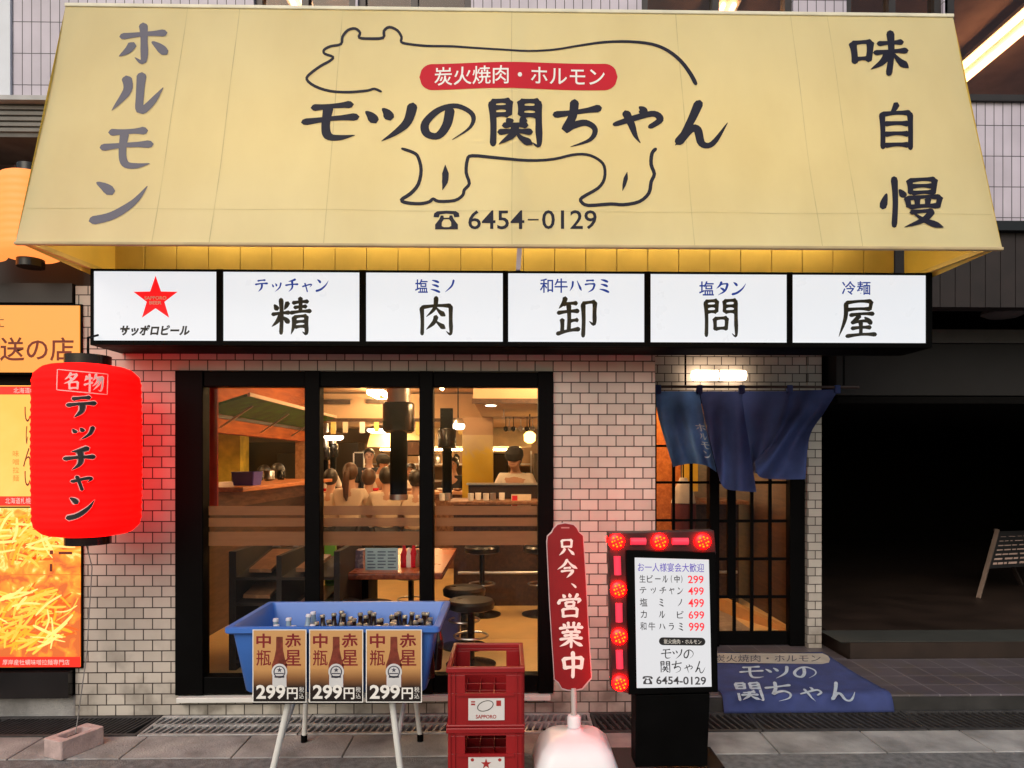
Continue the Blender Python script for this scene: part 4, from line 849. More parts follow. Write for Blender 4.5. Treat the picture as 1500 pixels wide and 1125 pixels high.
for X, X2 in ((xw(420, BYF), xw(398, -.95)), (xw(570, BYF), xw(590, -.95))):
    tf = Vector((X, BYF + .06, .455)); ft = Vector((X2, -.98, .0)); tb = Vector((xw(452, -.45) if X < -1 else xw(603, -.45), -.47, .455)); fb_ = Vector((xw(444, -.47) if X < -1 else xw(615, -.47), -.45, 0))
    MB().tube([tf, ft + Vector((0, 0, .01))], .016, 12).build('leg', M_white, st, smooth=True)
    MB().tube([tb, fb_ + Vector((0, 0, .02))], .014, 12).build('leg', M_white, st, smooth=True)
    MB().cyl(fb_, fb_ + Vector((0, 0, .045)), .018).build('foot_cap', M_black, st, smooth=True)
    mid = tf.lerp(ft, .55)
    MB().tube([mid, mid.lerp(tb, .85) , tb - Vector((0, 0, .03))], .012, 10).build('brace', M_white, st, smooth=True)
MB().tube([(BX0 + .12, BYF + .06, .447), (BX1 - .1, BYF + .06, .447)], .014, 10).build('rail', M_white, st, smooth=True)
MB().tube([(BX0 + .12, -.47, .447), (BX1 - .1, -.47, .447)], .014, 10).build('rail', M_white, st, smooth=True)
# bottles standing in the basin
M_bott = mat('brown_glass', (.022, .010, .006), .08, coat=.5, var=.1)
M_cap = mat('gold_cap', (.62, .55, .42), .3, .8)
def bottle(label, grp, m, cm):
    t = T('bottle', label, 'bottle', (0, 0, 0), grp); ORG[t.name] = Vector()
    MB().lathe([(.030, 0), (.034, .006), (.034, .15), (.030, .175), (.016, .215), (.0135, .25), (.0135, .262)], (0, 0, 0), 16).build('glass', m, t, smooth=True)
    MB().lathe([(.016, .256), (.0165, .262), (.015, .271), (.012, .273)], (0, 0, 0), 14).build('cap', cm, t, smooth=True)
    return t
pr = bottle('brown beer bottle with a pale cap standing in the right part of the blue basin', 'brown bottles in the basin', M_bott, M_cap)
spots = [(498, 909), (520, 905), (541, 909), (562, 906), (583, 909), (604, 907), (622, 909), (633, 904), (514, 912), (552, 912), (594, 912), (628, 913), (505, 902), (530, 901), (551, 901), (577, 901), (598, 901), (618, 900), (487, 906), (512, 908), (533, 904), (566, 910), (575, 903), (590, 904), (612, 911), (540, 899), (588, 899), (608, 903), (556, 906), (500, 900), (523, 909), (548, 902), (570, 908), (599, 911), (615, 906), (626, 901), (638, 908), (481, 911), (508, 905), (537, 912), (582, 907), (476, 903), (490, 901), (466, 908)]
for i, (px, py) in enumerate(spots):
    Y = -.50 - .42*(py - 900)/14; o = pr if i == 0 else dup(pr)
    o.location = (xw(px, Y), Y, .500 + random.uniform(0, .010)); o.scale = (.93, .93, .93); o.rotation_euler = (R(random.uniform(-5, 5)), R(random.uniform(-5, 5)), 0)
pr = bottle('clear bottle with a white cap standing in the left part of the blue basin', 'clear bottles in the basin', mat('pale_glass', (.30, .42, .55), .1, var=.2), mat('white_cap', (.75, .75, .85), .4))
for i, (px, py) in enumerate([(423, 906), (445, 903), (464, 900), (431, 912), (410, 911), (452, 910), (404, 906)]):
    Y = -.50 - .42*(py - 900)/14; o = pr if i == 0 else dup(pr)
    o.location = (xw(px, Y), Y, .501); o.scale = (.96, .96, .96); o.rotation_euler = (R(random.uniform(-6, 6)), R(random.uniform(-6, 6)), 0)
# ------------------------------------------------------------------ crates
M_crate = mat('red_crate', (.28, .008, .011), .38, var=.12, scale=5)
def crate(label, z0):
    Xa, Xb, Ya, Yb, h = -.297, .075, -1.03, -.56, .297
    t = T('beer_crate', label, 'crate', ((Xa+Xb)/2, (Ya+Yb)/2, z0), 'red beer crates'); k = .012; m = MB()
    def side(a, e, fixed, ax):        # a wall with a hand hole near its top
        hw = (e - a)*.29; mid = (a+e)/2
        def bx_(p, q, z_0, z_1, g0=0., g1=0.):
            if ax == 'x': m.box(p, q, fixed[0] - g0, fixed[1] + g1, z_0, z_1)
            else: m.box(fixed[0] - g0, fixed[1] + g1, p, q, z_0, z_1)
        bx_(a, e, z0 + .004, z0 + h*.56); bx_(a, mid - hw, z0 + h*.56, z0 + h*.86); bx_(mid + hw, e, z0 + h*.56, z0 + h*.86); bx_(a, e, z0 + h*.86, z0 + h - .028)
    side(Xa + k, Xb - k, (Ya + .006, Ya + .006 + k), 'x'); side(Xa + k, Xb - k, (Yb - .006 - k, Yb - .006), 'x')
    side(Ya + .006, Yb - .006, (Xa + .0, Xa + k), 'y'); side(Ya + .006, Yb - .006, (Xb - k, Xb), 'y')
    m.box(Xa + k, Xb - k, Ya + .02, Yb - .02, z0 + .01, z0 + .022)
    for i in range(1, 5): X = Xa + (Xb - Xa)*i/5; m.box(X - .003, X + .003, Ya + .02, Yb - .02, z0 + .022, z0 + .11)
    for i in range(1, 4): Y = Ya + (Yb - Ya)*i/4; m.box(Xa + k, Xb - k, Y - .003, Y + .003, z0 + .022, z0 + .108)
    sh = m.build('crate_body', M_crate, t, bevel=.002)
    e = .008
    for za, zb_ in ((h - .028, h), (0, .014)):
        r_ = MB(); r_.box(Xa - e, Xb + e, Ya - e + .004, Ya + .02, z0 + za, z0 + zb_).box(Xa - e, Xb + e, Yb - .02, Yb + e - .004, z0 + za, z0 + zb_).box(Xa - e, Xa + .014, Ya + .02, Yb - .02, z0 + za, z0 + zb_).box(Xb - .014, Xb + e, Ya + .02, Yb - .02, z0 + za, z0 + zb_)
        r_.build('rim', M_crate, t, bevel=.005)
    rb = MB()
    for q in (.03, .09, .91, .97): X = Xa + (Xb - Xa)*q; rb.box(X - .0035, X + .0035, Ya - .003, Ya + .0055, z0 + .016, z0 + h - .03)
    for q in (.5,): rb.box(Xa + .045, Xb - .045, Ya - .003, Ya + .0055, z0 + h*.56 - .012, z0 + h*.56 + .002)
    for i in range(5):
        Y = Ya + .03 + (Yb - Ya - .06)*i/4; rb.box(Xb + .0005, Xb + .006, Y - .004, Y + .004, z0 + .016, z0 + h - .03)
    rb.build('ribs', M_crate, t)
    return t, Ya, Xa, Xb
M_plate = mat('crate_label', (.68, .66, .66), .5, var=.06); M_pr = mat('label_red_ink', (.35, .02, .02), .5)
cr1, Ya, Xa, Xb = crate('upper red beer crate with an oval ring on its white label', .299)
pl = MB().box(xw(686, Ya), xw(739, Ya), Ya + .001, Ya + .005, zw(1055, Ya), zw(1023, Ya)).build('label_plate', M_plate, cr1)
pm = on_plane((0, Ya + .001, 0), (0, -1, 0), .001)
ov = lambda rx, ry: [(711 + u*math.cos(-.35) - v*math.sin(-.35), 1034 + u*math.sin(-.35) + v*math.cos(-.35)) for u, v in oval(0, 0, rx, ry)]
ink('emblem', ring(ov(12.5, 7.5), ov(11.3, 6.4)), pm, mat('label_black', (.03, .03, .03), .5), pl)
ink('lettering', font('SAPPORO', 697, 1047, 727, 1052.5, .02) + rect(690, 1027, 696, 1029) + rect(690, 1030.5, 696, 1033) + rect(727, 1026, 734, 1034), pm, M_pr, pl)
cr2, Ya, Xa, Xb = crate('lower red beer crate with a red star on its white label', .0)
pl = MB().box(xw(686, Ya), xw(739, Ya), Ya + .001, Ya + .005, zw(1141, Ya), zw(1107, Ya)).build('label_plate', M_plate, cr2)
ink('star', star(712, 1119, 8), pm, M_pr, pl)
ink('marks', poly(oval(692, 1113, 2.4, 2.4)) + poly(oval(732, 1113, 2.4, 2.4)) + font('SAPPORO', 697, 1131, 727, 1137, .02), pm, M_pr, pl)

# ------------------------------------------------------------------ red standing board on a water base
YS = -.80
sb = T('standing_sign', 'dark red standing board with white brush characters on a white water base', 'sign', (xw(842, YS), YS, 0))
ol = [(140,78),(108,84),(92,100),(84,117),(66,134),(63,160),(75,430),(95,745),(112,758),(126,783),(150,790),(178,792),(212,784),(232,760),(251,738),(240,560),(228,330),(216,132),(198,116),(190,100),(176,85)]
ol = [(780 + a/2.923, 740 + b_/2.923) for a, b_ in ol]
MB().slab([at(u, v, YS - .008) for u, v in ol], (0, .016, 0)).build('board', mat('sign_red', (.22, .005, .010), .4, var=.08), sb, bevel=.002)
cxs, cys = sum(p[0] for p in ol)/len(ol), sum(p[1] for p in ol)/len(ol)
MB().slab([at(cxs + (u-cxs)*1.045, cys + (v-cys)*1.012, YS - .004) for u, v in ol], (0, .009, 0)).build('edge_trim', mat('trim_pink', (.55, .40, .42), .4), sb)
pm = on_plane((0, YS - .008, 0), (0, -1, 0), .001)
it = []
for ch, bx, wt in (('只', (817, 789, 843, 815), 14), ('今', (816, 819, 846, 847), 13), ('、', (836, 854, 845, 862), 30), ('営', (816, 869, 853, 905), 12), ('業', (818, 911, 855, 949), 12), ('中', (820, 954, 858, 993), 15)): ink('character', brush(ch, *bx, wt=wt), pm, M_paleink, sb)
pass
ink('maker_mark', rect(822, 772, 834, 774), pm, mat('mark_pink', (.5, .2, .2), .5), sb)
X = xw(841, YS)
MB().cyl((X, YS, .24), (X - .003, YS, zw(1008, YS)), .015).build('pole', mat('grey_pole', (.50, .47, .46), .4), sb, smooth=True)
MB().lathe([(.020, .21), (.036, .215), (.036, .262), (.030, .272), (.020, .274)], (X, YS, 0), 24).build('collar', M_whiteplastic, sb, smooth=True)
q = [rrect(X, YS - .02, w_, d_, r_, z, 6) for w_, d_, r_, z in ((.41, .39, .07, 0), (.43, .41, .075, .02), (.425, .405, .075, .05), (.36, .35, .07, .135), (.28, .27, .065, .175), (.24, .23, .06, .186), (.10, .10, .045, .196), (.07, .07, .033, .212))]
MB().loft(q).build('water_base', M_whiteplastic, sb, smooth=True)

# ------------------------------------------------------------------ lit menu board with red flashing frame
YM = -.92
mbd = T('menu_board', 'lit white price board in a black stand with red star lamps round its corner', 'sign', (xw(985, YM), YM + .1, 0))
A = lambda px, py, Y=YM: at(px, py, Y)
def slabpx(name, pts, Y, dep, m, par, bevel=.003): return MB().slab([A(u, v, Y) for u, v in pts], (0, dep, 0)).build(name, m, par, bevel=bevel)
slabpx('lamp_frame', [(892, 781), (1046, 777), (1049, 812), (929, 812), (929, 1018), (896, 1010)], YM - .03, .08, mat('frame_maroon', (.035, .006, .008), .4), mbd)
slabpx('cabinet', [(917, 806), (1048, 809), (1052, 1014), (921, 1018)], YM - .05, .16, M_black, mbd)
YP = YM - .056
M_menu = mat('menu_acrylic', (.12, .12, .12), .3, emit=(.90, .90, .93), es=.74, var=.02)
pn = slabpx('lit_panel', [(930, 817), (1038.5, 820), (1042.5, 1006), (933, 1008)], YP, .01, M_menu, mbd, .001)
pm0 = on_plane((0, YP, 0), (0, -1, 0), .001)
pm = lambda u, v, k: pm0(u + (v - 817)*.018, v + (u - 930)*.012, k)
M_mi = mat('menu_ink', (.06, .06, .07), .5)
ink('heading', font('お一人様宴会大歓迎', 934, 824, 1031, 837, .004), pm, M_purpleink, pn)
rows = [((842, 853), [('生', 936, 945), ('ビ', 947, 956), ('ー', 959, 967), ('ル', 969, 978), ('(', 982, 984), ('中', 986, 996), (')', 997, 999)], '299'),
        ((859, 870), [('テ', 936, 946), ('ッ', 952, 960), ('チ', 965, 975), ('ャ', 979, 987), ('ン', 991, 1000)], '499'),
        ((876, 888), [('塩', 936, 947), ('ミ', 963, 972), ('ノ', 990, 999)], '499'), ((894, 905), [('カ', 937, 946), ('ル', 963, 973), ('ビ', 990, 1000)], '699'),
        ((911, 923), [('和', 936, 945), ('牛', 948, 958), ('ハ', 963, 973), ('ラ', 977, 986), ('ミ', 991, 1000)], '999')]
it = []; pr_ = []
for (ya, yb), chs, p_ in rows:
    for c_, a_, b_ in chs:
        y0, y1 = (ya + 4.6, ya + 6.2) if c_ == 'ー' else (ya, yb)
        it += brush(c_, a_, y0, b_, y1, 13) if c_ in GL else font(c_, a_, y0, b_, y1, .008)
    pr_ += font(p_, 1007, ya, 1030, yb + .5, .015)
ink('dish_names', it, pm, M_mi, pn); ink('prices', pr_, pm, mat('price_red', (.62, .02, .03), .5, emit=(.8, .03, .05), es=.6), pn)
bp = ink('banner', poly(pill(963, 933, 1031, 944.5)), pm, M_blackink, pn)
ink('lettering', font('炭火焼肉・ホルモン', 970, 935.5, 1025, 942.5, 0), lambda u, v, k: pm(u, v, k) + Vector((0, -.001, 0)), M_paleink, pn)
ink('name_lettering', words('モツの', 965, 949, 1014, 965, 10) + words('関ちゃん', 963, 967, 1031, 985, 9), pm, M_blackink, pn)
ink('telephone_number', font('6454-0129', 958, 990, 1031, 1002, .018) + phone(938, 990, 953, 1002), pm, M_mi, pn)
slabpx('base', [(931, 1019), (1040, 1016), (1036, 1122), (931, 1124)], YM - .04, .13, M_black, mbd)
MB().box(xw(905, -.95), xw(1068, -.95), -1.12, -.62, .0, .03).build('foot_plate', M_blackgloss, mbd, bevel=.006)
M_led = glow('led_amber', (1, .075, .0), 6); M_ledr = mat('led_red', (.6, .02, .02), .3, emit=(1, .0001, .0002), es=58); M_ledt = mat('led_tube', (.5, .03, .06), .3, emit=(.85, .035, .07), es=.9)
YLd = YM - .033
leds = [(903, 793), (966, 793), (1029, 793), (906, 863), (907, 932), (908, 1000)]
for px, py in leds:
    for sd_ in (1, -1):                       # the board is lit on both faces
        c = A(px, py, YLd)
        if sd_ < 0: c.y += .087
        lb = MB().lathe([(.040, 0), (.040, -.008*sd_), (.033, -.015*sd_), (.012, -.019*sd_)], c, 20, 'y').build('star_lamp', M_ledr, mbd, smooth=True)
        if sd_ < 0: continue
        dd_ = MB()
        for k in range(8):
            a = k*math.pi/4; rr = .026 if k % 2 else .024
            p = c + Vector((math.cos(a)*rr, -.021, math.sin(a)*rr)); dd_.lathe([(.002, .004), (.0052, 0), (.004, -.006), (.001, -.008)], p, 8, 'y')
            p2 = c + Vector((math.cos(a + .39)*.013, -.023, math.sin(a + .39)*.013))
            if k % 2: dd_.lathe([(.002, .004), (.004, 0), (.003, -.005)], p2, 8, 'y')
        dd_.build('led_dots', M_led, lb)
for (a_, b_) in (((924, 793), (946, 793)), ((985, 793), (1008, 793)), ((904, 815), (905, 842)), ((906.5, 884), (907, 911)), ((907, 953), (908, 979))):
    MB().tube([A(*a_, YLd - .008), A(*b_, YLd - .008)], [.018, .018], 12).build('glow_tube', M_ledt, mbd, smooth=True)

# ------------------------------------------------------------------ door mat lying over the step
M_mat = mat('blue_mat', (.038, .056, .19), .85, var=.22, scale=7, bump=.5, bscale=320)
mt = T('door_mat', 'blue door mat with pale brush lettering draped over the entrance step', 'mat', (1.94, .5, .1))
MX0, MX1 = 1.375, 2.47
def matf(uu, v):
    X = MX0 + (MX1 - MX0)*uu + .03*(1-uu)*0; s = v*1.16
    if s < .98: Y = .99 - s; z = .106 + .004*math.sin(uu*7 + v*9) + (.006 if s > .9 else 0)
    else:
        t = min(1, (s - .98)/.18); Y = .01 - .05*math.sin(t*1.2) - .012; z = .112 - .105*t**1.3
    return (X, Y, z)
mm = MB().grid(matf, 30, 48).build('mat_cloth', M_mat, mt, smooth=True, solid=.007)
mm.data.set_sharp_from_angle(angle=R(180))
M_dye = mat('mat_dye', (.50, .60, .72), .85, var=.15, scale=30, bump=.4, bscale=320)
mp0 = on_plane((0, 0, .1135), (0, 0, 1), .0025, .0002)
ink('banner', poly([(1040, 957), (1205, 957.5), (1213, 961), (1216, 966), (1214, 971), (1204, 973), (1040, 971)]), on_plane((0, 0, .1125), (0, 0, 1), .002), mat('mat_beige', (.42, .40, .36), .9), mt)
ink('banner_lettering', font('炭火焼肉・ホルモン', 1046, 959.5, 1202, 970, 0), mp0, mat('mat_darkdye', (.06, .06, .10), .9), mt)
sk = lambda it, x0, y0, k_: [([(u + (v - y0)*k_*(u - 900)/300, v) for u, v in V], F_, k) for V, F_, k in it]
ink('lettering', sk(words('モツの', 1084, 975, 1202, 995, 12), 0, 995, .42) + sk(words('関ちゃん', 1078, 999, 1262, 1028, 11), 0, 1028, .42), mp0, M_dye, mt)

# ------------------------------------------------------------------ inside the restaurant: fittings
M_lampw = glow('white_lamp', (1, .82, .60), 16)
def oval_lamp(label, px, py, Y, wpx, hpx):
    c = at(px, py, Y); s = (Y + 4.5) / F; t = T('pendant_lamp', label, 'lamp', tuple(c), 'pendant lamps in the dining room')
    rx = wpx/2*s; h = hpx/2*s
    MB().lathe([(rx*.7, -h), (rx*.95, -h*.5), (rx, 0), (rx*.9, h*.2)], c, 24).build('diffuser', M_lampw, t, smooth=True)
    MB().lathe([(rx*.98, h*.22), (rx*1.05, h*.3), (rx*.8, h*1.2), (rx*.15, h*1.8)], c, 24).build('lamp_shade', M_steel, t, smooth=True)
    MB().cyl(c + Vector((0, 0, h*1.7)), Vector((c.x, c.y, 2.21 if c.y > 5.8 or c.x > -.35 else 2.62)), .008, n=8).build('stem', M_black, t)
oval_lamp('oblong white pendant lamp in the middle pane left of the big black hood', 555, 630, 6.2, 34, 8)
oval_lamp('round white pendant lamp in the middle pane near the left mullion', 489, 640, 6.4, 28, 9)
oval_lamp('small white pendant lamp beside the slim black hood in the right pane', 671, 623, 4.6, 20, 12)
dl = at(719, 598, 2.95); t = T('downlight', 'small round downlight in the dropped ceiling of the right pane', 'lamp', (dl.x, 2.95, 2.2))
MB().lathe([(.05, 2.196), (.055, 2.20), (.055, 2.209)], (dl.x, 2.95, 0), 20).build('lens', M_lampw, t); MB().lathe([(.062, 2.203), (.075, 2.203), (.075, 2.2095), (.062, 2.2095)], (dl.x, 2.95, 0), 24).build('trim', M_white, t)
M_tubein = glow('dining_tube', (1, .64, .30), 78)
tube_lamp('bright twin tube lamp on the ceiling at the top of the middle pane', 549, 572, 2.54, 5.0, .6, .16, M_tubein, 'dining room ceiling lamps', .03)
tube_lamp('bright twin tube lamp near the ceiling at the top of the left pane', 0, 0, 2.54, 2.6, 1.1, .12, M_tube, 'dining room ceiling lamps', .025, x=-1.75)
for i, (x, y) in enumerate(((-.9, 1.6), (.3, 1.5), (-.9, 3.6), (1.45, 1.38))):  # fill lamps added out of view to brighten the room and the lobby
    zz = 2.54 if not (x > -.35 and y > 2.5) else 2.14
    tube_lamp(('added ceiling tube lamp over the tables near the left pane', 'added ceiling tube lamp over the tables near the right pane', 'added ceiling tube lamp in the middle of the dining room', 'added ceiling tube lamp inside the entrance')[i], 0, 0, zz, y, .9, .12, M_tubein, 'dining room ceiling lamps', .022, x=x)
for i, (x, y) in enumerate(((-4.0, 4.5), (-2.0, 7.0), (1.0, 6.0))):
    tube_lamp(('kitchen tube lamp behind the wooden pass', 'kitchen tube lamp at the back', 'kitchen tube lamp behind the chef')[i], 0, 0, 2.54 if y < 5.8 and x < -.4 else 2.14, y, .9, .12, M_tubein, 'kitchen tube lamps', .022, x=x)

# red banner and plaster strip at the left jamb
tag(MB().box(xw(304, .3), xw(320, .3), .28, .30, zw(752, .3), zw(560, .3)).build('cloth_banner', mat('banner_red', (.55, .045, .015), .8, var=.2, trans=.3), None, (xw(312, .3), .3, 2.2)), 'narrow orange red cloth banner hanging behind the left edge of the window', 'banner')
tag(MB().box(xw(292, .4), xw(304, .4), .42, .45, zw(742, .4), zw(560, .4)).build('paper_strip', mat('strip_paper', (.62, .55, .48), .8), None, (xw(298, .4), .4, 2.2)), 'pale paper strip beside the red banner inside the left pane', 'paper')
# green shelf along the wooden partition
gs = T('green_shelf', 'long green topped wall shelf along the wooden partition in the left pane', 'shelf', (-2.4, 2.5, 2.1))
MB().add([(-2.495, 1.25, 2.03), (-2.495, 4.15, 2.03), (-2.12, 4.15, 2.15), (-2.12, 1.25, 2.15)], [(0, 1, 2, 3)]).build('shelf_board', mat('shelf_green', (.045, .20, .012), .8, var=.5, scale=9), gs, solid=.02)
MB().box(-2.115, -2.095, 1.25, 4.15, 2.14, 2.17).build('rail', mat('rail_pale', (.60, .42, .27), .6), gs)
MB().box(-2.499, -2.485, 1.25, 4.15, 1.985, 2.015).build('edge', mat('edge_dark', (.04, .02, .012), .5), gs)
for y in (1.6, 2.6, 3.6): MB().bar((-2.48, y, 1.90), (-2.2, y, 2.09), .015, .015).build('bracket', M_steel, gs)
tag(MB().box(-2.62, -2.36, 4.21, 4.34, .15, 2.61).build('wooden_post', wood('post_wood', (.62, .40, .22), (.42, .24, .12)), None, (-2.5, 4.25, .15)), 'pale wooden post at the end of the partition beside the first mullion', 'post')
# pass counter beyond the partition
pc = T('pass_counter', 'orange wooden counter running behind the left pane below the seated heads', 'counter', (-2.45, 2.7, .15))
MB().box(-2.95, -2.15, 1.25, 4.15, 1.362, 1.40).build('counter_top', M_wood, pc, bevel=.005)
MB().box(-2.495, -2.45, 1.25, 4.15, 1.20, 1.36).build('apron', M_wood2, pc)
yb = tag(MB().box(-4.9, -4.5, 7.4, 7.8, .15, 2.2).build('pillar', mat('notice_yellow', (.80, .60, .08), .7, var=.35, scale=4), None, (-4.7, 7.6, .15)), 'mottled yellow pillar behind the two heads in the left pane', 'pillar')
M_mottle = printed('notice_mottle', [(.0, (.50, .38, .06)), (.42, (.60, .47, .16)), (.55, (.42, .32, .20)), (1, (.62, .53, .40))], 2, 1.0, 2.2, 9, 1.2, 0, 2, 8)
tag(MB().box(-5.45, -4.95, 6.5, 6.6, 1.0, 2.15).build('notice_board', M_mottle, None, (-5.2, 6.5, 1)), 'wide pinboard covered in pale papers behind the pass in the left pane', 'board')
tag(MB().box(-4.05, -3.6, 7.9, 8.4, .15, 1.75).build('refrigerator', mat('fridge_dark', (.05, .045, .04), .4), None, (-3.8, 8, .15), bevel=.01), 'dark kitchen refrigerator behind the heads in the left pane', 'refrigerator')
c = at(348, 722, 1.0)
bx = T('blue_box', 'small blue plastic box on the orange counter in the left pane', 'box', (-2.3, 1.75, 1.40)); cb = at(346, 720, 1.75)
MB().loft([rrect(-2.3, 1.75, .17, .2, .01, 1.401), rrect(-2.3, 1.75, .20, .24, .012, 1.52), rrect(-2.3, 1.75, .18, .22, .01, 1.52), rrect(-2.3, 1.75, .15, .18, .01, 1.415)]).build('box_body', mat('box_violet', (.07, .045, .33), .5), bx)
for i, (y, r_) in enumerate(((2.3, .05), (2.55, .06), (2.85, .055), (3.2, .06), (3.6, .05))):
    tag(MB().lathe([(r_*.6, 1.401), (r_, 1.42), (r_*1.02, 1.50), (r_*.9, 1.51), (r_*.85, 1.43)], (-2.6, y, 0), 18).build('pot', (M_blackgloss, M_steel)[i % 2], None, (-2.6, y, 1.4), True), 'small cooking pot standing on the orange counter in the left pane', 'pot', 'pots along the orange counter')

# back kitchen
MB_ = MB
rg_ = T('range_hood', 'long cream range hood lit warm over the back kitchen', 'hood', (-1.4, 8.2, 1.75))
MB().slab([(-2.4, 7.5, 1.86), (.4, 7.5, 1.86), (.4, 7.9, 2.2), (-2.4, 7.9, 2.2)], (0, .5, 0)).build('hood_body', mat('hood_cream', (.66, .55, .34), .5), rg_)
MB().box(-2.2, .2, 7.66, 7.72, 1.80, 1.83).build('strip_lamp', M_tubein, rg_)
MB().box(.9, 1.7, 5.9, 5.96, 1.86, 1.90).build('strip_lamp', M_tubein, T('range_hood', 'cream range hood glowing above the chef at right', 'hood', (1.3, 5.9, 1.9)))
MB().slab([(.7, 5.8, 1.92), (2.2, 5.8, 1.92), (2.2, 6.1, 2.2), (.7, 6.1, 2.2)], (0, .4, 0)).build('hood_body', mat('hood_cream', (.6, .5, .3), .5), bpy.data.objects['range_hood.001'])
rk = T('kitchen_rack', 'steel kitchen rack of stacked dishes at the back wall', 'rack', (-1.0, 8.3, .15))
for x in (-2.6, -1.6, -.6, .4): MB().box(x, x + .03, 8.1, 8.13, .15, 1.8).build('upright', M_steel, rk)
for z in (.9, 1.25, 1.55): MB().box(-2.6, .43, 8.05, 8.45, z, z + .025).build('shelf', M_steel, rk)
rnd = random.Random(3)
for i in range(26):
    x = -2.5 + i*.112; z = (.926, 1.276, 1.576)[i % 3]; h = rnd.uniform(.06, .2); r_ = rnd.uniform(.035, .06)
    tag(MB().lathe([(r_*.7, z), (r_, z + .02), (r_, z + h*.7), (r_*.5, z + h), (r_*.4, z + h)], (x, 8.25, 0), 12).build('dish_stack', (M_white, M_steel, mat('jar_brown', (.2, .1, .05), .4), M_blackgloss)[rnd.randrange(4)], None, (x, 8.25, z), True), 'small jar or dish stack on the kitchen rack at the back', 'jar', 'jars and dishes on the kitchen rack')
pl_ = T('yellow_pillar', 'square pillar with a yellow foot and beige top beside the slim black hood', 'pillar', (-.1, 5.1, .15))
a, c = at(677, 700, 5.0), at(722, 700, 5.0)
MB().box(a.x, c.x, 5.0, 5.4, .15, zw(637, 5.0)).build('lower_wrap', printed('wrap_yellow', [(.0, (.62, .40, .02)), (.45, (.60, .42, .05)), (.6, (.50, .38, .18)), (1, (.42, .32, .2))], 2, 1.1, 2.0, 6, .9, 0, 5, 7), pl_)
MB().box(a.x + .004, c.x - .004, 5.004, 5.396, zw(637, 5.0), 2.21).build('shaft', M_beige, pl_)
# front bar counter with glass case
bc = T('bar_counter', 'long dark wooden bar counter with a steel ledge across the right pane', 'counter', (.3, 2.9, .15))
MB().box(-.55, 2.35, 2.62, 2.66, .15, 1.18).build('front_panel', M_wooddk, bc)
MB().box(-.60, 2.40, 2.45, 3.15, 1.18, 1.215).build('counter_top', M_wood2, bc, bevel=.006)
MB().box(-.5, 2.3, 2.66, 3.1, .15, 1.178).build('carcass', M_wooddk, bc)
MB().tube([(-.5, 2.52, .50), (2.3, 2.52, .50)], .016, 10).build('foot_rail', M_steel, bc, smooth=True)
gc = T('glass_case', 'low dark glass case standing on the bar counter before the chef', 'case', (.35, 3.0, 1.215))
MB().box(-.42, .62, 2.95, 3.14, 1.216, 1.36).build('case_body', mat('case_dark', (.025, .016, .012), .15), gc, bevel=.004)
MB().box(-.44, .64, 2.93, 3.16, 1.361, 1.378).build('case_top', M_steel, gc)
mc = T('menu_card', 'small red and cream card standing on the bar counter at right', 'card', (xw(763, 2.6), 2.6, 1.216))
MB().slab([at(749, 748, 2.6), at(778, 748, 2.6), at(778, 724, 2.62), at(749, 724, 2.62)], (0, .01, 0)).build('card', mat('card_cream', (.65, .55, .42), .6), mc)
MB().slab([at(750, 747, 2.597), at(758, 747, 2.597), at(758, 726, 2.617), at(750, 726, 2.617)], (0, .001, 0)).build('red_stripe', M_redink, mc)
for i, px in enumerate((648, 656, 700, 712, 722, 735, 690)):
    x = xw(px, 2.58); tag(MB().lathe([(.022, 1.217), (.028, 1.222), (.03, 1.29), (.027, 1.292), (.024, 1.23)], (x, 2.56 + .05*(i % 3), 0), 14).build('cup', (M_white, M_steel, M_paleink)[i % 3], None, (x, 2.58, 1.217), True), 'small pale cup standing on the bar counter', 'cup', 'cups on the bar counter')
tb2 = T('back_counter', 'orange back counter before the kitchen where white shirted people lean', 'counter', (-1.6, 5.0, .15))
MB().box(-3.2, -.55, 5.05, 5.6, 1.16, 1.20).build('counter_top', mat('counter_orange', (.62, .32, .16), .4), tb2, bevel=.005)
MB().box(-3.2, -.6, 5.1, 5.55, .15, 1.158).build('front_panel', M_wood2, tb2)
for i in range(11):
    x = -3.0 + i*.23; tag(MB().lathe([(.03, 1.202), (.05, 1.21), (.06, 1.23), (.055, 1.24), (.03, 1.22)], (x, 5.2 + .1*(i % 2), 0), 14).build('plate', (M_white, mat('jar_brown', (.2, .1, .05)), M_redink)[i % 3], None, (x, 5.2, 1.2), True), 'small dish standing on the orange back counter', 'dish', 'dishes on the back counter')

# smoke hoods over the grills
def hood(label, px, Y, top, box_y, pipe_y, wbox, wpipe, wtop):
    s = (Y + 4.5)/F; X = xw(px, Y); z = lambda py: zw(py, Y, px)
    t = T('smoke_hood', label, 'smoke hood', (X, Y, z(pipe_y[1])))
    MB().lathe([(wtop*s/2, z(box_y[0])), (wtop*s/2, top)], (X, Y, 0), 24).build('duct', M_steel, t, smooth=True)
    MB().lathe([(wbox*s*.40, z(box_y[1]) - .02), (wbox*s/2, z(box_y[1])), (wbox*s/2, z(box_y[0]) - .02), (wbox*s*.46, z(box_y[0]))], (X, Y, 0), 28).build('drum', M_blackgloss, t, smooth=True)
    MB().lathe([(wpipe*s*.5, z(pipe_y[1])), (wpipe*s*.5, z(box_y[1]) + .01)], (X, Y, 0), 24).build('sleeve', M_black, t, smooth=True)
    MB().lathe([(wpipe*s*.42, z(pipe_y[1]) - .05), (wpipe*s*.53, z(pipe_y[1]) - .045), (wpipe*s*.53, z(pipe_y[1]) + .0), (wpipe*s*.42, z(pipe_y[1]) + .0)], (X, Y, 0), 24).build('mouth_ring', M_steel, t, smooth=True)
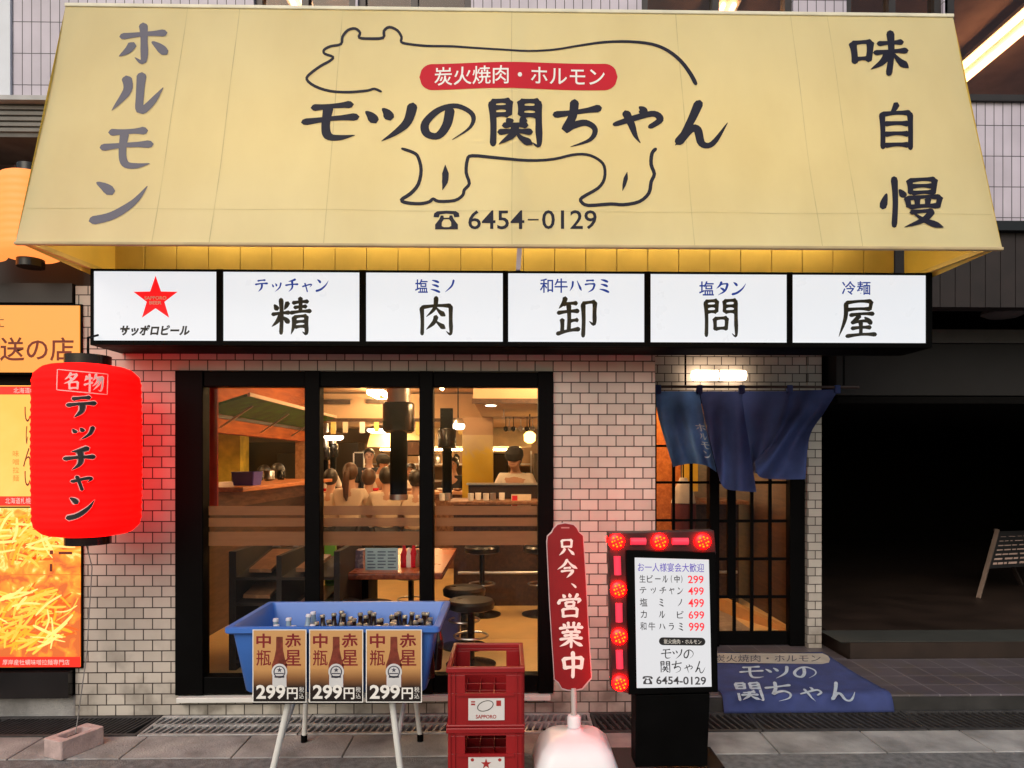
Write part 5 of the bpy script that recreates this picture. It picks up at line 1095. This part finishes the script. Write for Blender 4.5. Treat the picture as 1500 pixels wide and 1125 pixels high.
hood('big black drum smoke hood hanging over the grill table in the middle pane', 584, 1.55, 2.62, (590, 631), (631, 724), 46, 25, 34)
hood('slim black smoke hood hanging in the right pane beside the mullion', 655, 4.2, 2.21, (628, 655), (655, 724), 27, 14, 18)
hd = bpy.data.objects['smoke_hood.001']
MB().box(xw(646, 4.2), xw(664, 4.2), 4.1, 4.18, zw(628, 4.1), zw(598, 4.1)).build('control_box', M_black, hd)
# near grill table
tx0, tx1, ty0, ty1, tz = xw(475, .72), xw(648, .72), .72, 2.2, .78
gt = T('grill_table', 'low brown table with an orange top edge under the big black hood', 'table', ((tx0+tx1)/2, 1.4, .15))
MB().box(tx0, tx1, ty0, ty1, tz - .045, tz).build('tabletop', wood('table_wood', (.33, .10, .05), (.16, .045, .025), .25), gt, bevel=.006)
MB().box(tx0 + .004, tx1 - .004, ty0 + .004, ty1, tz + .0005, tz + .005).build('top_sheet', mat('top_orange', (.42, .12, .045), .3), gt)
for x in (tx0 + .2, tx1 - .2):
    MB().box(x - .03, x + .03, 1.2, 1.6, .19, tz - .046).build('pedestal', M_black, gt); MB().box(x - .05, x + .05, .9, 1.95, .151, .19).build('foot', M_black, gt)
mn = T('menu_stand', 'light blue printed menu card standing on the grill table', 'menu', (xw(559, .9), .9, tz + .005))
mp_ = MB().slab([at(535, 836, .86), at(583, 836, .86), at(583, 803, .92), at(535, 803, .92)], (0, .008, 0)).build('card', mat('menu_blue', (.28, .48, .58), .5), mn)
nM = Vector((0, -1, .22)).normalized()
its = []
for r_ in range(6):
    for c_ in range(3): its += rect(538 + 15*c_, 807.5 + 4.6*r_, 538 + 15*c_ + (12 if (r_ + c_) % 3 else 9), 809.3 + 4.6*r_)
ink('menu_lines', its, lambda u, v, k: at(u, v, .92 - .06*(v - 803)/33 - .004), mat('menu_dark', (.06, .12, .2), .6), mp_)
tag(MB().slab([at(511, 834, .95), at(532, 834, .95), at(532, 806, .97), at(511, 806, .97)], (0, .12, 0)).build('napkin_box', printed('napkin_print', [(0, (.25, .2, .32)), (.5, (.5, .42, .48)), (1, (.15, .12, .2))], 0, -1, -.8, 25, 2, 0), None, tuple(at(521, 834, .95)), bevel=.004), 'violet printed tissue box on the grill table left of the blue menu', 'tissue box')
for i, (px, h, m) in enumerate(((592, .17, M_redink), (599, .15, M_paleink), (606, .18, M_redink), (612, .14, mat('jar_brown', (.2, .1, .05))), (500, .09, M_blackgloss), (506, .08, M_steel))):
    x = xw(px, 1.0); z = tz + .006
    tag(MB().lathe([(.024, z), (.027, z + .01), (.027, z + h*.6), (.014, z + h*.8), (.011, z + h)], (x, 1.0, 0), 14).build('sauce_bottle', m, None, (x, 1.0, z), True), ('red sauce bottle right of the blue menu card', 'white sauce bottle between two red ones', 'tall red sauce bottle beside the mullion', 'brown sauce bottle nearest the second mullion', 'black pepper pot left of the tissue box', 'steel shaker left of the tissue box')[i], 'bottle')
gp = T('folding_screen', 'lime green folding screen standing at the left end of the grill table', 'panel', (xw(484, 1.3), 1.3, .15))
MB().box(xw(476, 1.3), xw(492, 1.3), 1.28, 1.34, .151, zw(795, 1.3)).build('panel_board', mat('lime_plastic', (.20, .46, .03), .5), gp, bevel=.006)
mb = MB()
for i in range(6): z = .25 + i*.09; mb.box(xw(477.5, 1.3), xw(490.5, 1.3), 1.268, 1.279, z, z + .02)
mb.build('ridge', mat('lime_dark', (.12, .32, .02), .5), gp)
bk2 = T('blue_basket', 'dark blue plastic basket under the right end of the grill table', 'basket', (xw(657, 1.2), 1.2, .15))
cx2 = xw(657, 1.2); MB().loft([rrect(cx2, 1.25, .16, .2, .02, .152), rrect(cx2, 1.25, .22, .26, .03, .45), rrect(cx2, 1.25, .20, .24, .03, .45), rrect(cx2, 1.25, .14, .18, .02, .17)]).build('basket_body', mat('basket_blue', (.07, .07, .22), .5), bk2)
# stools
M_seat = mat('black_vinyl', (.012, .011, .011), .3, coat=.3)
def stool(hs, name_l, grp):
    t = T('bar_stool', name_l, 'stool', (0, 0, 0), grp); ORG[t.name] = Vector()
    MB().lathe([(.14, hs - .07), (.165, hs - .06), (.17, hs - .02), (.155, hs), (.05, hs + .004)], (0, 0, 0), 28).build('seat', M_seat, t, smooth=True)
    MB().lathe([(.026, .02), (.026, hs - .07)], (0, 0, 0), 16).build('pole', M_blackgloss, t, smooth=True)
    MB().lathe([(.18, 0), (.18, .012), (.10, .03), (.03, .045)], (0, 0, 0), 28).build('base', M_blackgloss, t, smooth=True)
    ring_ = [(.12*math.cos(a*math.pi/10), .12*math.sin(a*math.pi/10), hs*.45) for a in range(21)]
    MB().tube(ring_, .008, 8).build('foot_ring', M_steel, t, smooth=True)
    return t
lo_ = stool(.47, 'low round black stool right of the basin seen above the red crates', 'black stools'); lo_.location = (xw(680, 1.05), 1.05, .15)
o = dup(lo_); o.location = (xw(690, .55), .55, .15); o['label'] = 'low round black stool hidden behind the red crates close to the glass'
for i, (px, y) in enumerate(((563, 1.0), (520, 1.05), (602, 1.9))):
    o = dup(lo_); o.location = (xw(px, y) , y - .55 if i < 2 else y, .15); o['label'] = ('low round black stool under the front edge of the grill table', 'low round black stool at the left front of the grill table', 'low round black stool behind the grill table')[i]
hi_ = stool(.66, 'tall round black stool at the bar nearest the second mullion', 'black stools'); hi_.location = (xw(706, 2.2), 2.2, .15)
o = dup(hi_); o.location = (xw(792, 2.2), 2.2, .15); o['label'] = 'tall round black stool at the bar beside the right window jamb'
# cluttered rack in the left pane
rk = T('magazine_rack', 'low dark wooden rack of newspapers inside the left pane', 'rack', (-1.5, .7, .15))
MB().box(-1.95, -1.90, .45, 1.2, .151, .98).box(-1.62, -1.585, .45, 1.2, .151, .95).box(-1.22, -1.18, .45, 1.2, .151, .98).build('upright', mat('rack_dark', (.016, .010, .007), .8, var=.4), rk)
for z in (.22, .42, .62, .80): MB().slab([(-1.90, .45, z), (-1.62, .45, z), (-1.62, 1.2, z + .12), (-1.90, 1.2, z + .12)], (0, 0, -.02)).build('shelf', MATS['rack_dark'], rk)
for z in (.3, .55, .8): MB().slab([(-1.585, .45, z), (-1.22, .45, z), (-1.22, 1.2, z + .05), (-1.585, 1.2, z + .05)], (0, 0, -.02)).build('shelf', MATS['rack_dark'], rk)
M_paper = printed('newsprint', [(0, (.20, .10, .05)), (.5, (.46, .26, .12)), (1, (.30, .19, .12))], 1, .4, 1.2, 14, 1.4, 0)
rnd = random.Random(11)
for i, (x, z) in enumerate(((-1.76, .445), (-1.76, .645), (-1.74, .826), (-1.42, .33), (-1.40, .585), (-1.42, .83), (-1.75, .245))):
    dz_ = .12 if x < -1.6 else .05
    w2 = .06 + rnd.uniform(0, .04); x += rnd.uniform(-.02, .02)
    tag(MB().slab([(x - w2, .47, z + .006), (x + w2, .45, z + .006), (x + w2, .95, z + .006 + dz_*.66), (x - w2, .97, z + .006 + dz_*.66)], (0, 0, .025)).build('newspaper', M_paper, None, (x, .6, z)), 'folded newspaper lying on the dark rack inside the left pane', 'newspaper', 'newspapers on the rack')
fn = T('fan_stand', 'dark standing fan with pale blades behind the rack in the left pane', 'fan', (-1.0, 1.25, .15)); ORG[fn.name] = Vector((-1.0, 1.25, .15))
fx, fy = xw(420, 1.25), 1.25
MB().cyl((fx, fy, .152), (fx, fy, .80), .016).build('pole', M_black, fn); MB().lathe([(.16, .151), (.16, .165), (.03, .185)], (fx, fy, 0), 24).build('base', M_black, fn)
MB().tube([(fx + .16*math.cos(a*math.pi/12), fy - .06, .86 + .16*math.sin(a*math.pi/12)) for a in range(25)], .006, 6).build('guard', M_steel, fn)
for k in range(3):
    a = k*2.1; MB().slab([(fx, fy - .04, .86), (fx + .13*math.cos(a), fy - .05, .86 + .13*math.sin(a)), (fx + .13*math.cos(a + .8), fy - .03, .86 + .13*math.sin(a + .8))], (0, .004, 0)).build('blade', mat('fan_blade', (.3, .28, .25), .4), fn)
# lobby behind the door
MB().box(1.0, 1.70, 2.4, 2.46, .15, 2.6).build('lobby_screen', M_wood, b)
sc = T('yellow_notice', 'yellow wall notice inside the entrance seen under the blue curtain', 'notice', (1.45, 2.38, 1.6))
MB().box(xw(1000, 2.38), xw(1022, 2.38), 2.37, 2.395, zw(720, 2.38), zw(585, 2.38)).build('sheet', mat('notice_yellow2', (.62, .40, .03), .7, var=.2), sc)
hgx = xw(1001, 1.9)
ap = T('hanging_apron', 'grey and maroon apron hanging inside the entrance behind the lattice', 'apron', (hgx, 1.9, 1.3))
MB().lathe([(.10, zw(775, 1.9)), (.115, zw(760, 1.9)), (.11, zw(738, 1.9))], (hgx, 1.9, 0), 20).build('skirt', mat('apron_maroon', (.16, .03, .03), .9), ap, smooth=True)
MB().lathe([(.112, zw(737, 1.9)), (.09, zw(720, 1.9)), (.03, zw(700, 1.9))], (hgx, 1.9, 0), 20).build('bib', mat('apron_grey', (.45, .42, .40), .9), ap, smooth=True)
tag(MB().bar((hgx, 1.9, zw(702, 1.9)), (hgx, 1.9, 2.6), .01, .01).build('apron_hook', M_black, None, (hgx, 1.9, 2.6)), 'thin black hook rod holding the apron inside the entrance', 'hook')
lb_ = T('wooden_kerb', 'low orange wooden kerb on the floor behind the sliding door', 'kerb', (2.2, 2.0, .15))
MB().slab([at(1052, 893, 2.3), at(1166, 945, 1.34), at(1166, 928, 1.34), at(1052, 874, 2.3)], (.06, .02, 0)).build('kerb_board', mat('kerb_orange', (.52, .27, .09), .5), lb_)
tag(MB().box(1.2, 2.1, 1.31, 2.3, .1505, .158).build('marble_slab', printed('marble', [(0, (.25, .20, .16)), (.45, (.60, .50, .40)), (1, (.72, .62, .50))], 0, 1.2, 2.1, 9, 1.6, 0), None, (1.6, 1.8, .15)), 'pale marbled floor slab behind the sliding door', 'slab')

# ------------------------------------------------------------------ people inside
def skinned(name, J, E_, m, parent, sub=2):
    me = bpy.data.meshes.new(name); keys = list(J); ix = {k: i for i, k in enumerate(keys)}
    me.from_pydata([J[k][0] for k in keys], [(ix[a], ix[c]) for a, c in E_], []); o = bpy.data.objects.new(name, me); COL.objects.link(o)
    o.modifiers.new('skin', 'SKIN'); o.modifiers.new('sub', 'SUBSURF').levels = sub; o.modifiers['sub'].render_levels = sub
    lay = me.skin_vertices[0] if me.skin_vertices else None
    if lay is None:
        bm = bmesh.new(); bm.from_mesh(me); bm.verts.layers.skin.verify(); bm.to_mesh(me); bm.free(); lay = me.skin_vertices[0]
    for k in keys:
        r_ = J[k][1]; lay.data[ix[k]].radius = r_ if isinstance(r_, tuple) else (r_, r_); lay.data[ix[k]].use_root = (ix[k] == 0)
    bpy.context.view_layer.update()
    m2 = bpy.data.meshes.new_from_object(o.evaluated_get(bpy.context.evaluated_depsgraph_get()))
    bpy.data.objects.remove(o); o = bpy.data.objects.new(name, m2); COL.objects.link(o); m2.materials.clear(); m2.materials.append(m)
    for p in m2.polygons: p.use_smooth = True
    o.parent = parent; ORG[o.name] = Vector(); return o
M_skin = mat('skin', (.50, .27, .17), .55, var=.06); M_hair = mat('dark_hair', (.018, .012, .009), .5, var=.3, scale=40); M_hairb = mat('brown_hair', (.065, .026, .012), .5, var=.3, scale=40)
M_shirtw = mat('white_cotton', (.72, .64, .55), .85, var=.06, bump=.3, bscale=18); M_shirtk = mat('black_cotton', (.015, .014, .014), .85); M_pants = mat('dark_trousers', (.03, .03, .035), .85); M_shirtc = mat('cream_cotton', (.66, .54, .42), .85, var=.08, bump=.3, bscale=18)
def person(label, loc, rz, s, shirt, sit=False, cap=False, hair='short', hm=None, arms='down', nod=0.0, lean=0.0):
    t = T('person', label, 'person', loc, None, rz); t.scale = (s, s, s); ORG[t.name] = Vector()
    hm = hm or M_hair; hz = .0 if not sit else 0.0
    P0 = .92; J = {'pel': ((0, 0, P0), (.135, .10))}
    ly = -lean
    up = lambda x, y, z: (x, y + ly*(z - P0), z)
    J['wai'] = (up(0, 0, 1.08), (.125, .095)); J['che'] = (up(0, 0, 1.27), (.15, .11)); J['nb'] = (up(0, .01, 1.42), (.075, .065)); J['nk'] = (up(0, .0, 1.49), .052)
    hc = Vector(up(0, -.015 - nod*.10, 1.635 - nod*.05))
    J['hl'] = (tuple(hc + Vector((0, -.012 - nod*.04, -.075))), (.058, .066)); J['hm'] = (tuple(hc), (.078, .092)); J['ht'] = (tuple(hc + Vector((0, .012, .07))), (.062, .075))
    J['no'] = (tuple(hc + Vector((0, -.098, -.022))), .012)
    E_ = [('pel', 'wai'), ('wai', 'che'), ('che', 'nb'), ('nb', 'nk'), ('nk', 'hl'), ('hl', 'hm'), ('hm', 'ht'), ('hm', 'no')]
    for sx, k in ((-1, 'l'), (1, 'r')):
        J['ea' + k] = (tuple(hc + Vector((sx*.082, .01, -.015))), .016); E_.append(('hm', 'ea' + k))
        sh = Vector(up(sx*.175, .0, 1.375)); J['sh' + k] = (tuple(sh), .058); E_.append(('che', 'sh' + k))
        if arms == 'down': el = sh + Vector((sx*.05, .03, -.28)); wr = el + Vector((-sx*.01, -.10, -.23))
        elif arms == 'work': el = sh + Vector((sx*.09, -.04, -.27)); wr = el + Vector((-sx*.12, -.20, .03 if sx > 0 else -.03))
        else: el = sh + Vector((sx*.06, -.12, -.24)); wr = el + Vector((-sx*.05, -.22, -.04))
        J['el' + k] = (tuple(el), .043); J['wr' + k] = (tuple(wr), .029); dr_ = (wr - el).normalized()
        pa_ = wr + dr_*.06; J['pa' + k] = (tuple(pa_), (.034, .02)); E_ += [('sh' + k, 'el' + k), ('el' + k, 'wr' + k), ('wr' + k, 'pa' + k)]
        side = dr_.cross(Vector((0, 0, 1))); side = side.normalized() if side.length > .1 else Vector((1, 0, 0))
        for fi in range(4):
            ro = pa_ + side*(.024*(fi - 1.5)*.9) + dr_*.03; kn = ro + dr_*(.034, .04, .038, .028)[fi]; tp = kn + (dr_*.6 + Vector((0, 0, -.8))).normalized()*.032
            J[f'f{fi}a' + k] = (tuple(ro), .0095); J[f'f{fi}b' + k] = (tuple(kn), .0085); J[f'f{fi}c' + k] = (tuple(tp), .0075)
            E_ += [('pa' + k, f'f{fi}a' + k), (f'f{fi}a' + k, f'f{fi}b' + k), (f'f{fi}b' + k, f'f{fi}c' + k)]
        tr_ = pa_ - side*.032*sx - dr_*.02; tt = tr_ - side*.022*sx + dr_*.035; J['ta' + k] = (tuple(tr_), .011); J['tb' + k] = (tuple(tt), .009); E_ += [('pa' + k, 'ta' + k), ('ta' + k, 'tb' + k)]
        hp = Vector((sx*.09, 0, .90)); J['hp' + k] = (tuple(hp), .088); E_.append(('pel', 'hp' + k))
        if sit: kn = Vector((sx*.11, -.40, .86)); an = kn + Vector((0, .02, -.42))
        else: kn = Vector((sx*.10, -.02, .49)); an = Vector((sx*.10, .02, .08))
        J['kn' + k] = (tuple(kn), .06); J['an' + k] = (tuple(an), .04); J['to' + k] = (tuple(an + Vector((0, -.14, -.045))), .034); E_ += [('hp' + k, 'kn' + k), ('kn' + k, 'an' + k), ('an' + k, 'to' + k)]
    skinned('body', J, E_, M_skin, t)
    big_ = lambda n, e: (J[n][0], tuple(q + e for q in J[n][1]) if isinstance(J[n][1], tuple) else J[n][1] + e)
    S = {n: big_(n, .014) for n in ('pel', 'wai', 'che', 'shl', 'shr')}; S['nb'] = (J['nb'][0], (.082, .072))
    ES = [('pel', 'wai'), ('wai', 'che'), ('che', 'nb'), ('che', 'shl'), ('che', 'shr')]
    for k in 'lr':
        a_, c_ = Vector(J['sh' + k][0]), Vector(J['el' + k][0]); S['sl' + k] = (tuple(a_.lerp(c_, .8)), .064); ES.append(('sh' + k, 'sl' + k))
    skinned('shirt', S, ES, shirt, t)
    Q = {n: big_(n, .013) for n in ('pel', 'hpl', 'hpr', 'knl', 'knr')}
    for k in 'lr': Q['an' + k] = big_('an' + k, .018)
    skinned('trousers', Q, [('pel', 'hpl'), ('pel', 'hpr'), ('hpl', 'knl'), ('hpr', 'knr'), ('knl', 'anl'), ('knr', 'anr')], M_pants, t)
    tilt = Matrix.Rotation(nod*.5, 4, 'X')
    def cap_fn(r0, r1, low):
        mb = MB(); 
        def f(uu, v):
            a = uu*2*math.pi; front = max(0, -math.sin(a)); ph = (math.pi/2)*(1 - v) + (.50*front**.7 - low*(1 - front**.7))*v
            p = Vector((math.cos(a)*r0*math.cos(ph), math.sin(a)*r1*math.cos(ph), (.118)*math.sin(ph))); return hc + tilt @ (p + Vector((0, .012, .012)))
        return mb.grid(f, 28, 14)
    cap_fn(.094, .112, 1.1 if hair != 'long' else 1.25).build('hair', hm, t, smooth=True)
    if hair == 'tail':
        MB().tube([hc + Vector((0, .10, .05)), hc + Vector((0, .15, .0)), hc + Vector((.01, .145, -.13)), hc + Vector((.015, .13, -.30)), hc + Vector((.01, .12, -.36))], [.03, .04, .042, .03, .008], 12).build('ponytail', hm, t, smooth=True)
    if cap:
        cm = MB(); cm.lathe([(.103, -.0), (.112, .03), (.108, .085), (.07, .125), (.01, .135)], (0, 0, 0), 24); cm.v = [hc + tilt @ (Vector((v.x, v.y*1.12 + .008, v.z + .012))) for v in cm.v]
        cm.build('cap', M_shirtk, t, smooth=True)
    for sx in (-1, 1):
        MB().lathe([(.004, -.006), (.010, -.003), (.010, .003), (.004, .006)], hc + Vector((sx*.034, -.082, .008)), 10, 'y').build('eye', M_blackink, t)
    MB().tube([hc + Vector((-.022, -.082, -.062)), hc + Vector((0, -.088, -.064)), hc + Vector((.022, -.082, -.062))], .005, 6).build('mouth', mat('lip', (.35, .12, .09), .5), t)
    return t
def put(label, px, py, Y, rz, shirt, **kw):     # head centre seen at px, py at depth Y
    c = at(px, py, Y); hz = 1.635; sit = kw.get('sit', False); s = kw.pop('s', None)
    if not sit: s = (c.z - .15)/hz; z0 = .15
    else: s = s or 1.0; z0 = c.z - hz*s
    return person(label, (c.x, Y, z0), rz, s, shirt, **kw), c, s, z0
put('chef in a white jacket and black cap looking down at his hands behind the bar', 756, 668, 3.45, R(-8), M_shirtw, cap=True, arms='work', nod=.75, lean=.12)
put('cook in a white shirt and cap leaning over the back counter in the middle pane', 552, 676, 5.95, R(35), M_shirtw, cap=True, arms='work', nod=.5, lean=.25)
put('man in black standing behind the white shirted cook in the middle pane', 541, 667, 6.9, R(10), M_shirtk, arms='down')
put('woman with short dark hair in a white top behind the big black hood', 603, 688, 5.9, R(-10), M_shirtw, arms='work', hair='long', nod=.2)
for lab, px, py, Y, rz, sh, kw in (
    ('woman with a long brown ponytail seated with her back to the window', 513, 692, 4.5, R(172), M_shirtc, dict(hair='tail', hm=M_hairb, arms='fwd')),
    ('person with dark hair and a pale top seated behind the big black hood', 566, 697, 4.5, R(190), M_shirtc, dict(hair='short', arms='fwd', nod=.2)),
    ('dark haired guest in white seated second from the left in the left pane', 407, 691, 5.6, R(160), M_shirtw, dict(arms='fwd')),
    ('dark haired guest seated farthest left in the left pane', 384, 692, 6.0, R(150), M_shirtk, dict(arms='fwd', nod=.3))):
    o, c, s, z0 = put(lab, px, py, Y, rz, sh, sit=True, **kw)
    hs = z0 + .80 - .15; q = stool(hs, 'tall black stool under the ' + lab.split(' seated')[0].split(' with')[0] + (' with the ponytail' if 'ponytail' in lab else ' behind the hood' if 'hood' in lab else ' second from left' if 'second' in lab else ' farthest left'), 'black stools')
    q.location = (c.x, Y, .15)

# ------------------------------------------------------------------ more of the busy room
hood('slim dark smoke hood hanging far back near the left side of the middle pane', 488, 6.9, 2.21, (650, 668), (668, 700), 15, 9, 9)
hood('slim dark smoke hood hanging far back right beside the first mullion', 477, 6.6, 2.21, (655, 672), (672, 704), 13, 8, 8)
for i, (px, py, Y, w_, h_) in enumerate(((492, 589, 5.79, .42, .06), (562, 588, 5.79, .5, .05))):
    c = at(px, py, Y - .01); v_ = T('air_vent', ('dark slot air vent at the left of the ceiling step in the middle pane', 'dark slot air vent right of the other one on the ceiling step')[i], 'vent', tuple(c))
    MB().box(c.x - w_/2, c.x + w_/2, 5.765, 5.789, c.z - h_/2, c.z + h_/2).build('grille', mat('vent_dark', (.05, .03, .02), .6), v_)
    MB().box(c.x - w_/2 - .015, c.x + w_/2 + .015, 5.77, 5.788, c.z + h_/2 + .001, c.z + h_/2 + .015).build('flange', M_steel, v_)
def framed(label, x0, y0, x1, y1, Y, m, fm=M_black):
    a, c = at(x0, y1, Y), at(x1, y0, Y); t = T('wall_picture', label, 'picture', ((a.x+c.x)/2, Y, a.z))
    MB().box(a.x, c.x, Y, Y + .02, a.z, c.z).build('sheet', m, t)
    f_ = MB(); e = .02; f_.box(a.x - e, a.x - .001, Y - .01, Y + .02, a.z - e, c.z + e).box(c.x + .001, c.x + e, Y - .01, Y + .02, a.z - e, c.z + e).box(a.x, c.x, Y - .01, Y + .02, a.z - e, a.z - .001).box(a.x, c.x, Y - .01, Y + .02, c.z + .001, c.z + e); f_.build('frame', fm, t)
framed('dark kitchen hatch with a pale frame behind the man in black', 519, 690, 532, 662, 7.4, mat('hatch_dark', (.02, .012, .01), .6), M_white)
framed('cluttered price sheet behind the big black hood', 597, 668, 614, 645, 7.2, M_paper)
framed('dark framed blackboard behind the chef on the right', 722, 706, 742, 664, 5.6, mat('hatch_dark', (.02, .012, .01), .6))
kw_ = T('kitchen_wall_unit', 'dark stainless kitchen units along the far back wall', 'cabinet', (-2.5, 8.4, .15))
MB().box(-4.6, -2.65, 8.0, 8.55, .151, 1.95).build('tall_unit', mat('unit_dark', (.035, .026, .02), .35), kw_, bevel=.01)
MB().box(.45, 2.4, 7.6, 8.5, .151, 1.75).build('base_unit', mat('unit_dark', (.035, .026, .02), .35), kw_, bevel=.01)
for i, (px, py, Y, w_, h_) in enumerate(((748, 705, 3.0, .09, .10), (766, 703, 3.0, .10, .12), (782, 706, 3.0, .07, .08))):
    pass
rail = T('utensil_rail', 'steel rail of hanging ladles above the chef in the right pane', 'rail', (xw(757, 3.6), 3.6, zw(612, 3.6)))
zr2 = zw(612, 3.6); MB().cyl((xw(735, 3.6), 3.6, zr2), (xw(792, 3.6), 3.6, zr2), .012, n=8).build('bar', M_white, rail)
for q in (738, 788): MB().cyl((xw(q, 3.6), 3.6, zr2), (xw(q, 3.6), 3.6, 2.21), .006, n=6).build('hanger', M_steel, rail)
for i, q in enumerate((741, 746, 752, 763, 772, 780)):
    tag(MB().tube([(xw(q, 3.6), 3.59, zr2 + .01), (xw(q, 3.6), 3.58, zr2 - .10)], .005, 6).lathe([(.008, zr2 - .16), (.026, zr2 - .14), (.03, zr2 - .11), (.012, zr2 - .10)], (xw(q, 3.6), 3.58, 0), 12).build('ladle', (M_blackgloss, M_steel)[i % 2], None, (xw(q, 3.6), 3.58, zr2 - .16), True), 'small kitchen ladle hanging from the steel rail above the chef', 'ladle', 'ladles above the chef')
wl_ = at(776, 640, 4.4)
t = T('wall_lantern', 'small amber wall lamp glowing right of the chef', 'lamp', tuple(wl_))
MB().lathe([(.03, -.08), (.07, -.05), (.075, .03), (.035, .07)], wl_, 18).build('lamp_shade', glow('amber_lamp', (1, .55, .14), 7), t, smooth=True)
MB().cyl(wl_ + Vector((0, 0, .07)), (wl_.x, wl_.y, 2.21), .008, n=8).build('stem', M_black, t)
# more guests and staff
for lab, px, py, Y, rz, sh, kw in (
    ('pale topped guest seated with her back turned beside the first mullion', 484, 700, 5.0, R(165), M_shirtc, dict(arms='fwd', hair='long')),
    ('guest in cream seated right of the big black hood with dark hair', 609, 701, 4.6, R(185), M_shirtc, dict(arms='fwd', nod=.2)),
    ('brown haired guest in white seated just left of the big black hood', 540, 700, 4.8, R(175), M_shirtw, dict(arms='fwd', hm=M_hairb))):
    o, c, s, z0 = put(lab, px, py, Y, rz, sh, sit=True, **kw)
    hs = z0 + .80 - .15; q = stool(hs, 'tall black stool under the ' + {484: 'pale guest beside the first mullion', 609: 'cream guest right of the hood', 540: 'brown haired guest left of the hood'}[px], 'black stools'); q.location = (c.x, Y, .15)
put('cook in white walking behind the racks at the left of the middle pane', 479, 678, 7.2, R(40), M_shirtw, arms='work')
put('waiter in black standing far back beside the yellow pillar', 665, 680, 6.8, R(-20), M_shirtk, arms='down')
# paper slips pinned along the ceiling step
rnd = random.Random(9)
for i in range(14):
    x = -3.4 + i*.205 + rnd.uniform(-.03, .03); h = rnd.uniform(.13, .2)
    tag(MB().box(x, x + .075, 5.772, 5.776, 2.185 - h, 2.186).build('paper_slip', (M_paleink, mat('slip_yellow', (.75, .58, .2), .8), mat('slip_cream', (.7, .6, .45), .8))[i % 3], None, (x, 5.77, 2.18)), 'small paper slip pinned along the brown ceiling step', 'paper slip', 'paper slips on the ceiling step')
